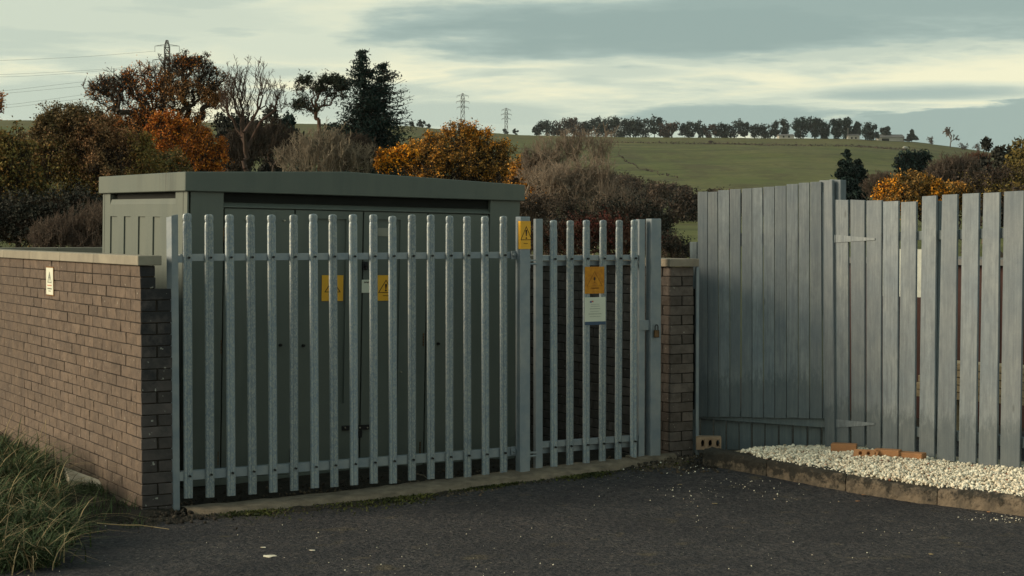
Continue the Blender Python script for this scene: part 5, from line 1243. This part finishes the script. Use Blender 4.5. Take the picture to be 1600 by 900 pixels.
# ridge trees
ORD = ['first', 'second', 'third', 'fourth', 'fifth', 'sixth', 'seventh', 'eighth', 'ninth', 'tenth', 'eleventh', 'twelfth', 'thirteenth', 'fourteenth', 'fifteenth', 'sixteenth', 'seventeenth', 'eighteenth', 'nineteenth', 'twentieth', 'twenty-first', 'twenty-second', 'twenty-third', 'twenty-fourth', 'twenty-fifth', 'twenty-sixth', 'twenty-seventh', 'twenty-eighth', 'twenty-ninth']
RT = [(842, 26, 9, 0), (855, 30, 9, 0), (872, 27, 8, 1), (884, 30, 9, 1), (897, 29, 10, 1), (908, 31, 10, 1), (920, 33, 11, 0), (934, 32, 10, 0), (946, 33, 9, 0), (960, 31, 9, 0), (973, 34, 11, 0), (985, 35, 11, 0), (997, 33, 9, 0), (1008, 30, 9, 0), (1022, 33, 9, 0), (1037, 29, 8, 1), (1050, 30, 10, 1),
      (1070, 25, 8, 0), (1081, 26, 9, 0), (1092, 26, 8, 0), (1106, 28, 10, 1), (1120, 28, 10, 0), (1133, 25, 7, 0), (1147, 30, 12, 0), (1164, 25, 8, 0), (1179, 28, 8, 0), (1193, 27, 11, 0), (1210, 30, 9, 0), (1222, 32, 10, 0)]
def ridgetop(px): return float(np.interp(px, RPX, RPY))
for i, (px, hp, hw, br) in enumerate(RT):
    far_tree(300 + i, 'ridge_tree', ('russet brown' if br else 'dark') + ' windswept hilltop tree, ' + ORD[i] + ' from the left end of the open row', px, 905, (px - hw * ((1.35 if px < 1012 else 1.0) + .9 * ((i * 13) % 7) / 7), px + hw * (1.1 + .9 * ((i * 5) % 6) / 6), ridgetop(px) + 1 - hp * (.78 + .3 * ((i * 11) % 5) / 5)), (m_bark, lf_ridgeb if br else lf_ridge), 900, .55, group=('russet' if br else 'dark') + ' trees in the row on the hilltop', th=.0 + .16 * (i * 37 % 10) / 10, clump=16, lean=.16)
for i, (px, hp, hw, l) in enumerate([(1250, 34, 16, 'dense dark round tree, leftmost of the clump by the hill farm'), (1272, 34, 14, 'dense dark tree second in the clump by the hill farm'), (1288, 29, 11, 'lowest dark tree in the middle of the clump by the hill farm'), (1305, 32, 12, 'dense dark tree left of the first white farm building'),
                                   (1321, 33, 13, 'dark tree right above the small white farm building'), (1338, 27, 9, 'thin dark tree peeping behind the small white farm building'), (1383, 22, 11, 'low dark tree behind the long farm building')]):
    far_tree(340 + i, 'ridge_tree', l, px, 898, (px - hw, px + hw, ridgetop(px) + 1 - hp), (m_bark, lf_con if i < 5 else lf_ridge), 1500, .6, th=.0, clump=22)
far_tree(350, 'ridge_tree', 'round dark tree standing between the two farm buildings', 1359, 885, (1344, 1377, 192), (m_bark, lf_con), 1600, .6, th=.02, clump=20)
conifer(351, 'small pointed conifer right of the long farm building', 1423, 890, [(1425, 203, 9, 218, 0, 1)], mat=lf_ridge, dens=.5, needle=.5)
bare_tree(352, 'lone windswept leafless tree on the hill crest, far right', 1484, 880, (1474, 1501, 198), m_barkb, .16, wind=.06, n=(5, 5, 4, 3))
for i, (px, h, l) in enumerate([(1455, 12, 'tiny bare shrub on the crest left of the lone leafless tree'), (1506, 9, 'tiny bare shrub on the crest right of the lone leafless tree'), (1527, 12, 'small bare shrub where the crest dips at the right')]):
    far_tree(355 + i, 'ridge_shrub', l, px, 880, (px - 9, px + 9, ridgetop(px) - h), (m_barkb, lf_ridgeb), 260, .35, th=.0, clump=9, cat='shrub')
for i, (px, h) in enumerate([(645, 7), (655, 9), (668, 6), (660, 12), (790, 8), (805, 9)]):
    far_tree(360 + i, 'ridge_shrub', 'tiny dark skyline shrub, ' + ['far left of the cluster right of the spruce', 'second in the cluster right of the spruce', 'right end of the cluster right of the spruce', 'tallest of the cluster right of the spruce', 'just left of the smallest pylon foot', 'just right of the smallest pylon foot'][i], px, 900, (px - 6, px + 6, ridgetop(px) - h), (m_barkb, lf_ridge), 160, .5, th=.0, clump=7, cat='shrub', group='tiny shrubs on the skyline right of the spruce')

# farm buildings
def farm(label, px0, px1, pyb, pyt, roof, Y=893, open_=False, fl=False):
    a, b = at(px0, pyb, Y), at(px1, pyb, Y); w = b.x - a.x; h = at(px0, pyt, Y).z - a.z
    t = thing('farm_building', label, 'building', (a.x, Y, a.z - 1.5))
    boxo('wall', (0, 0, 0), (w, 7, h + 1.5), m_farmw, t)
    rh = (pyt - roof) * Y / FPX; m = MB(); m.add([(-.3, -.4, h + 1.5), (w + .3, -.4, h + 1.5), (w + .3, 7.4, h + 1.5), (-.3, 7.4, h + 1.5), (-.3 + w * .05, 3.5, h + 1.5 + rh), (w * .95 + .3, 3.5, h + 1.5 + rh)], [(0, 1, 5, 4), (2, 3, 4, 5), (1, 2, 5), (3, 0, 4), (0, 3, 2, 1)])
    m.build('roof', m_farmr, t)
    if open_: boxo('doorway', (w * .14, -.05, 1.0), (w * .42, .0, h + .9), m_dark, t)
    else:
        for k in (.25, .6): boxo('window', (w * k, -.06, 2.2), (w * k + .9, -.01, 3.1), m_dark, t)
    return t
farm('low pale farm shed at the left, under the thin trees on the hilltop', 1217, 1241, 217, 212, 209)
f2 = farm('small white farm building with a chimney pole on the hilltop', 1325, 1343, 219, 212, 208.5); boxo('chimney', (.0, 1, 4), (.35, 1.35, 8), m_farmr, f2)
farm('long pale farm building with a dark open bay on the hilltop', 1372, 1413, 221, 214.5, 209.5, open_=True)
# sheep and a dark animal on the pasture
def grazer(label, name, px, py, Y, mat, s=1.):
    p = at(px, py, Y); t = thing(name, label, name, (p.x, Y, base_z(p.x, Y) ), R(15))
    sk = bpy.data.meshes.new('body'); bm = bmesh.new()
    bmesh.ops.create_icosphere(bm, subdivisions=2, radius=.5)
    for v in bm.verts: v.co = Vector((v.co.x * 1.5, v.co.y * .75, v.co.z * .85 + .75))
    bm.to_mesh(sk); bm.free(); b = obj('body', sk, mat, t)
    m = MB(); m.cyl((.62, 0, .9), (.95, 0, .62), .17, .12); m.cyl((.95, 0, .62), (1.12, 0, .42), .13, .07); m.build('head', mat, t)
    for x, y in ((-.45, .18), (-.45, -.18), (.42, .18), (.42, -.18)): m = MB(); m.cyl((x, y, .6), (x, y, .0), .08, .05, 6); m.build('leg', m_barkb, t)
    t.scale = (s, s, s)
grazer('white sheep on the dark slope below the long farm building', 'sheep', 1414, 230, 770, m_farmw, 1.6)
grazer('small dark animal on the pasture below the middle of the tree row', 'cow', 1110, 225, 800, m_bark, 1.5)
# pylons
def pylon(label, px, pyt, Y, arms, wtop, wbot, foot=None):
    p = at(px, pyt, Y); z0 = base_z(p.x, Y); H = p.z - z0; t = thing('pylon', label, 'pylon', (p.x, Y, z0)); kp = Y / FPX
    A, B = [], []
    lv = [0, .25, .45, .6, .72, .8, .87, .93, 1.]
    wd = lambda s: wbot + (wtop - wbot) * min(s / .72, 1) if s < .95 else wtop * .4
    c = lambda s: [np.array([sx * wd(s) / 2, sy * wd(s) / 2, s * H]) for sx, sy in ((-1, -1), (1, -1), (1, 1), (-1, 1))]
    for s0, s1 in zip(lv, lv[1:]):
        a, b = c(s0), c(s1)
        for i in range(4): A += [a[i], a[i], a[(i + 1) % 4], b[i]]; B += [b[i], b[(i + 1) % 4], b[i], b[(i + 1) % 4]]
    r = max(kp * .30, .12); v, f = tubes(A, B, np.full(len(A), r), np.full(len(A), r), 3); obj('lattice', npmesh('lattice', v, f), m_pyl, t)
    for (py, half, drop) in arms:
        z = at(px, py, Y).z - z0; hh = half * kp; A, B = [], []
        for s in (-1, 1):
            e = np.array([s * hh, 0, z]); A += [np.array([0, -wtop / 2, z]), np.array([0, 0, z + 3.2 * kp])]; B += [e, e]; A.append(np.array([s * hh * .5, 0, z])); B.append(np.array([s * hh * .5, 0, z + 1.6 * kp]))
            if drop: A.append(e); B.append(e - np.array([0, 0, drop * kp]))
        v, f = tubes(A, B, np.full(len(A), r * .8), np.full(len(A), r * .8), 3); obj('cross_arm', npmesh('cross_arm', v, f), m_pyl, t)
    return t
pylon('lattice pylon rising behind the crown of the rusty oak', 261, 63, 700, [(72, 19, 9), (93.5, 22, 8), (115, 18, 8)], 2.0, 6)
pylon('lattice pylon standing alone behind the orange bush', 723, 146, 1250, [(150, 9, 3), (159, 10, 3), (168, 9, 3)], 2.6, 6)
pylon('smallest lattice pylon, right of the one behind the orange bush', 791, 169, 1500, [(172, 7, 2), (179, 8, 2), (186, 7, 2)], 2.6, 6)
def wire(label, pts, Y0, Y1, r=.045):
    P = [np.array(at(x, y, Y0 + (Y1 - Y0) * i / (len(pts) - 1))) for i, (x, y) in enumerate(pts)]
    Q = []
    for i in range(len(P) - 1):
        for s in range(8):
            t = s / 8.; sag = 0
            Q.append(P[i] * (1 - t) + P[i + 1] * t)
    Q.append(P[-1]); Q = np.array(Q)
    for it in range(6): Q[1:-1] = (Q[:-2] + 2 * Q[1:-1] + Q[2:]) / 4
    v, f = tubes(Q[:-1], Q[1:], np.full(len(Q) - 1, r), np.full(len(Q) - 1, r), 3)
    o = obj('power_line', npmesh('power_line', v, f), m_pyl); tag(o, label, 'cable', 'power lines crossing the sky at the left')
for l, pts in (('topmost power line running left from the oak pylon', [(242, 80), (130, 89), (0, 95), (-200, 98)]), ('second power line from the top, left of the oak pylon', [(239, 100), (180, 107), (120, 111), (0, 117), (-200, 119)]),
               ('third power line from the top, just under the second', [(200, 107), (120, 114), (60, 118), (0, 120.5), (-200, 121)]), ('fourth power line down at the left of the sky', [(243, 118), (135, 127), (0, 143), (-200, 156)]),
               ('fifth power line down at the left of the sky', [(240, 126), (135, 134), (0, 147), (-200, 158)]), ('lower power line pair, upper one, left of the oak', [(230, 138), (135, 147), (10, 165), (-200, 180)]),
               ('lowest power line left of the oak', [(230, 143), (135, 153), (10, 169), (-200, 184)])): wire(l, pts, 700, 640)

# ------------------------------------------------------------------ grass, weeds, litter
def blades(n, base_fn, hmin, hmax, width, bend, seed, droop=1.):
    r = np.random.RandomState(seed); P = base_fn(r, n); n = len(P); a = r.rand(n) * 2 * math.pi; d = np.stack([np.cos(a), np.sin(a), np.zeros(n)], 1)
    s = np.stack([-np.sin(a), np.cos(a), np.zeros(n)], 1); h = r.uniform(hmin, hmax, n); b = r.uniform(.3, 1., n) * bend * h; w = width * r.uniform(.6, 1.3, n)
    K = 6; V_, idx = [], []
    for k in range(K):
        t = k / (K - 1.); up = h * (t - .42 * droop * t ** 3 * (b / h)); c = P + d * (b * t ** 1.9)[:, None]; c[:, 2] += up
        c += s * (np.sin(t * 3 + a) * .02 * h)[:, None]
        ww = (w * (1 - t ** 2 * .92))[:, None]; V_ += [c - s * ww, c + s * ww]
    v = np.stack(V_, 1).reshape(-1, 3); o = (np.arange(n) * 2 * K)[:, None, None]; q = np.array([[2 * k, 2 * k + 1, 2 * k + 3, 2 * k + 2] for k in range(K - 1)])
    return v, (o + q[None]).reshape(-1, 4)
bpy.context.view_layer.update()
VG = bpy.data.objects['verge']
def verge_z(x, y):
    ok, loc, *_ = VG.ray_cast(Vector((x, y, 5)), Vector((0, 0, -1))); return loc.z if ok else 0
def tufts(r, n, cs):
    cs = np.array(cs); i = r.choice(len(cs), n, p=cs[:, 3] / cs[:, 3].sum()); q = r.randn(n, 2) * cs[i, 2:3] * .5; x = cs[i, 0] + q[:, 0]; y = cs[i, 1] + q[:, 1]
    return np.stack([x, y, [verge_z(a, b) - .01 for a, b in zip(x, y)]], 1)
def gp_(px, py, dz=.05): p = on_ground(px, py, dz); return p
TC = []
for (px, py, rad, wgt) in [(-20, 868, .25, 2), (20, 872, .20, 2), (60, 868, .14, 1.6), (15, 838, .26, 3), (60, 842, .2, 2.2), (90, 838, .1, .9), (-30, 815, .35, 3), (25, 808, .28, 3), (65, 805, .2, 2), (-20, 785, .3, 3), (30, 775, .25, 2.5), (-70, 850, .35, 3), (60, 780, .15, 1.2), (-90, 800, .5, 4), (0, 745, .25, 3), (-60, 740, .35, 3), (45, 752, .15, 1.4), (-30, 725, .3, 2)]:
    p = gp_(px, py); TC.append((p.x, p.y, rad, wgt))
v, f = blades(5600, lambda r, n: tufts(r, n, TC), .12, .40, .0042, 1.35, 1)
tag(obj('long_grass', npmesh('long_grass', v, f), m_grass), 'rank green grass clumps beside the left brick wall', 'grass', kind='stuff')
v, f = blades(850, lambda r, n: tufts(r, n, TC), .18, .46, .0034, 1.55, 2)
tag(obj('dead_grass', npmesh('dead_grass', v, f), m_straw), 'dead straw coloured blades arching out of the green grass at the left', 'grass', kind='stuff')
def band():
    us = np.linspace(-.35, 4.0, 260); vs = np.linspace(-.75, -.2, 60); A, B = np.meshgrid(us, vs)
    X = O.x + A * U.x + B * V.x; Y = O.y + A * U.y + B * V.y
    wd = .30 + .20 * np.exp(-((A - .9) / .8) ** 2) + .12 * np.exp(-((A - 2.1) / .35) ** 2) + .16 * np.exp(-((A + .3) / .4) ** 2) + fbm(A * 2.4, A * 0 + 3, 51) * .12
    Z = Gn(Y) + .020 * sstep(0, .12, wd + .03 + B) - .016 + fbm(X * 9, Y * 9, 52) * .012 + fbm(X * 26, Y * 26, 53) * .008
    n = len(us); i = (np.arange(len(vs) - 1)[:, None] * n + np.arange(n - 1)[None]).ravel()
    tag(obj('soil_edge', npmesh('soil_edge', np.stack([X, Y, Z], -1).reshape(-1, 3), np.stack([i, i + 1, i + n + 1, i + n], 1), True), m_soil), kind='structure')
band()
# short weeds at the foot of the wall and along the footing
WC = []
for (px, py, rad, wgt) in [(130, 772, .12, .8), (150, 765, .08, .6), (120, 800, .2, .6), (160, 795, .2, .5), (190, 790, .12, .4), (110, 825, .12, .6), (145, 822, .1, .3), (100, 845, .1, .5), (210, 812, .1, .3)]:
    p = gp_(px, py); WC.append((p.x, p.y, rad, wgt))
v, f = blades(900, lambda r, n: tufts(r, n, WC), .03, .13, .0022, 1.1, 3)
tag(obj('weeds', npmesh('weeds', v, f), m_grass), 'sparse short weeds on the dark soil at the foot of the left wall', 'weeds', kind='stuff')
rng = np.random.RandomState(91)
# moss, small leaves and crumbs along the edge of the concrete strip
us = rng.uniform(.1, 3.9, 12000); dens = .25 + vnoise(us * 2.7, us * 0, 5) * 1.7; keep = rng.rand(len(us)) < np.clip(dens, .05, 1); us = us[keep]
w0 = .285; vs_ = -w0 - np.abs(rng.randn(len(us))) * (.07 + .13 * np.exp(-((us - 1.0) / .8) ** 2)) * (.35 + np.clip(vnoise(us * 1.3 + 7, us * 0 + 2, 6) + .5, 0, 1)) * (1.5 - us / 4)
X = O.x + us * U.x + vs_ * V.x; Y_ = O.y + us * U.y + vs_ * V.y; P = np.stack([X, Y_, Gn(Y_) + rng.uniform(-.004, .018, len(us))], 1)
v, f = leaves(P, .0085 * rng.uniform(.5, 1.6, len(P)), rng, .6, .0)
tag(obj('moss', npmesh('moss', v, f), m_moss), 'moss and tiny weeds along the edge of the concrete strip', 'moss', kind='stuff')
cr, sz = [], []
def scatter(n, px, py, s0, s1, dz=.0, pw=1):
    for i in range(n):
        x, y = px(), py(); p = on_ground(x, y); cr.append((p.x, p.y, p.z + dz)); sz.append(s0 + (s1 - s0) * random.random() ** 2.5)
scatter(360, lambda: random.uniform(-20, 1620), lambda: random.uniform(752, 900), .002, .0065)
scatter(150, lambda: random.gauss(1065, 38), lambda: random.gauss(727, 9), .003, .009)
scatter(70, lambda: random.gauss(1180, 90), lambda: random.gauss(765, 14), .003, .008)
scatter(70, lambda: random.gauss(1560, 22), lambda: random.gauss(811, 4), .003, .010)
scatter(60, lambda: random.gauss(960, 60), lambda: random.gauss(752, 8), .003, .006)
ok = [i for i, c in enumerate(cr) if (Vector(c) - O).dot(V) < -.05 and not ((Vector(c) - K0).dot(nK) < .02 and (Vector(c) - K0).dot(dK) > -.1)]
v, f = stones([cr[i] for i in ok], [sz[i] for i in ok], 9, flat=.5)
tag(obj('pale_grit', npmesh('pale_grit', v, f, True), m_pebble), 'pale stone chips scattered over the tarmac', 'grit', kind='stuff')
# dark crumbs and clods along the footing and in the corner
cr, sz = [], []
for i in range(2600):
    u = rng.uniform(-.5, 3.9); q = -.27 - abs(rng.randn()) * .07; p = UV(u, q); cr.append((p.x, p.y, G(p.x, p.y) + .002)); sz.append(.003 + .012 * rng.rand() ** 3)
for i in range(900):
    p = on_ground(random.gauss(1070, 40), random.gauss(722, 8)); cr.append((p.x, p.y, p.z + .004)); sz.append(.004 + .016 * rng.rand() ** 3)
for i in range(500):
    p = on_ground(random.gauss(215, 50), random.gauss(803, 9)); cr.append((p.x, p.y, p.z + .01)); sz.append(.004 + .02 * rng.rand() ** 3)
for i in range(900):
    u = rng.uniform(.1, 3.8); q = rng.uniform(.02, .5); p = UV(u, q); cr.append((p.x, p.y, min(G(p.x, p.y), .06) + .002)); sz.append(.004 + .014 * rng.rand() ** 3)
ok = [i for i, c in enumerate(cr) if not ((Vector(c) - K0).dot(nK) < .02 and (Vector(c) - K0).dot(dK) > -.1)]
v, f = stones([cr[i] for i in ok], [sz[i] for i in ok], 10)
tag(obj('dark_crumbs', npmesh('dark_crumbs', v, f, True), m_chip), 'dark crumbs of soil and stone along the concrete strip and in the corner', 'debris', kind='stuff')
# slab, sticks, leaves
def on_verge(px, py):
    z = .05
    for _ in range(8):
        d = ray(px, py); p = EYE + d * ((z - CH) / d.z); z = verge_z(p.x, p.y)
    p.z = z; return p
p0 = [on_verge(100, 742), on_verge(108, 757), on_verge(152, 766), on_verge(168, 765)]
sb = thing('stone_slab', 'broken pale slab half buried in weeds at the foot of the left wall', 'slab', tuple(p0[0]))
m = MB(); ps = [q - p0[0] for q in p0]; m.hexa([(q.x, q.y, -.1) for q in ps], [(q.x, q.y, q.z + .045 + (.02 if i == 0 else 0)) for i, q in enumerate(ps)]); m.build('slab', m_slab, sb, .004)
def stick(label, px0, py0, px1, py1, r, mat, h0=.01, h1=.01, name='fallen_stick', bend=.02):
    a, b = on_ground(px0, py0), on_ground(px1, py1); a.z += h0 + r; b.z += h1 + r; m = MB(); n = 5; pr = a
    t = thing(name, label, 'stick', tuple(a)); 
    for i in range(1, n + 1): q = a + (b - a) * (i / n) + Vector((0, random.uniform(-bend, bend), abs(random.uniform(0, bend * .5)))) * (1 if i < n else 0); m.cyl(pr - a, q - a, r * (1 - .1 * i), r * (.9 - .1 * i), 6); pr = q
    m.build('stick', mat, t)
stick('long dry straw lying on the soil by the corner of the left wall', 152, 826, 264, 831, .0045, m_straw, .03, .012)
stick('short pale stick on the concrete strip under the middle of the fence', 647, 750, 671, 755.5, .008, m_barkp, .035, .03)
stick('flat pale splinter at the foot of the gate, by the lock side', 978, 721, 1001, 725, .009, m_barkp, .03, .02)
stick('short dry stem leaning in the weeds in front of the pale slab', 70, 790, 72, 740, .003, m_straw, .05, .4)
for i, (px, py, mt, l) in enumerate([(1350, 774, m_clay, 'orange fallen leaf on the tarmac below the kerb joint'), (1340, 784, m_clay, 'orange fallen leaf lowest of two below the kerb'), (1117, 788, m_straw, 'yellow fallen leaf on the open tarmac in front of the board panel'),
                                   (1455, 867, m_straw, 'yellow fallen leaf near the bottom right of the tarmac'), (420, 870, m_pebble, 'pale flattened scrap on the tarmac at the lower left'), (411, 856.5, m_pebble, 'small pale scrap just above the larger one, lower left'), (488, 861, m_pebble, 'thin pale scrap right of the larger one, lower left'),
                                   (1545, 801, m_clay, 'curled brown leaf against the right end of the kerb'), (1062, 758, m_straw, 'yellow leaf on the tarmac left of the kerb end')]):
    p = on_ground(px, py); w = [.022, .02, .022, .018, .05, .02, .022, .018, .02][i]
    t = tag(obj('fallen_leaf' if mt not in (m_pebble,) else 'pale_scrap', None, None, None, (p.x, p.y, p.z + .004)), l, 'leaf' if mt is not m_pebble else 'scrap')
    m = MB(); n = 9; vs = [(0, 0, .004)] + [(math.cos(a) * w * random.uniform(.6, 1.1), math.sin(a) * w * random.uniform(.45, .8), random.uniform(0, .004)) for a in [k * 2 * math.pi / n for k in range(n)]]
    m.add(vs, [(0, k + 1, (k + 1) % n + 1) for k in range(n)]); m.add([(x, y, z - .002) for x, y, z in vs], [(0, (k + 1) % n + 1, k + 1) for k in range(n)]); m.build('blade', mt, t)
# air between here and the hill
hz = MB(); hz.box((-1500, -70, -4), (1500, 1650, 128)); h_ = hz.build('haze', None); tag(h_, kind='stuff')
hm = bpy.data.materials.new('haze'); hm.use_nodes = True; t = hm.node_tree; t.nodes.clear(); pv_ = N(t, 'ShaderNodeVolumePrincipled'); pv_.inputs['Color'].default_value = (.80, .88, .92, 1)
pv_.inputs['Density'].default_value = .00006; lk(t, pv_.outputs[0], N(t, 'ShaderNodeOutputMaterial').inputs[1]); h_.data.materials.append(hm)
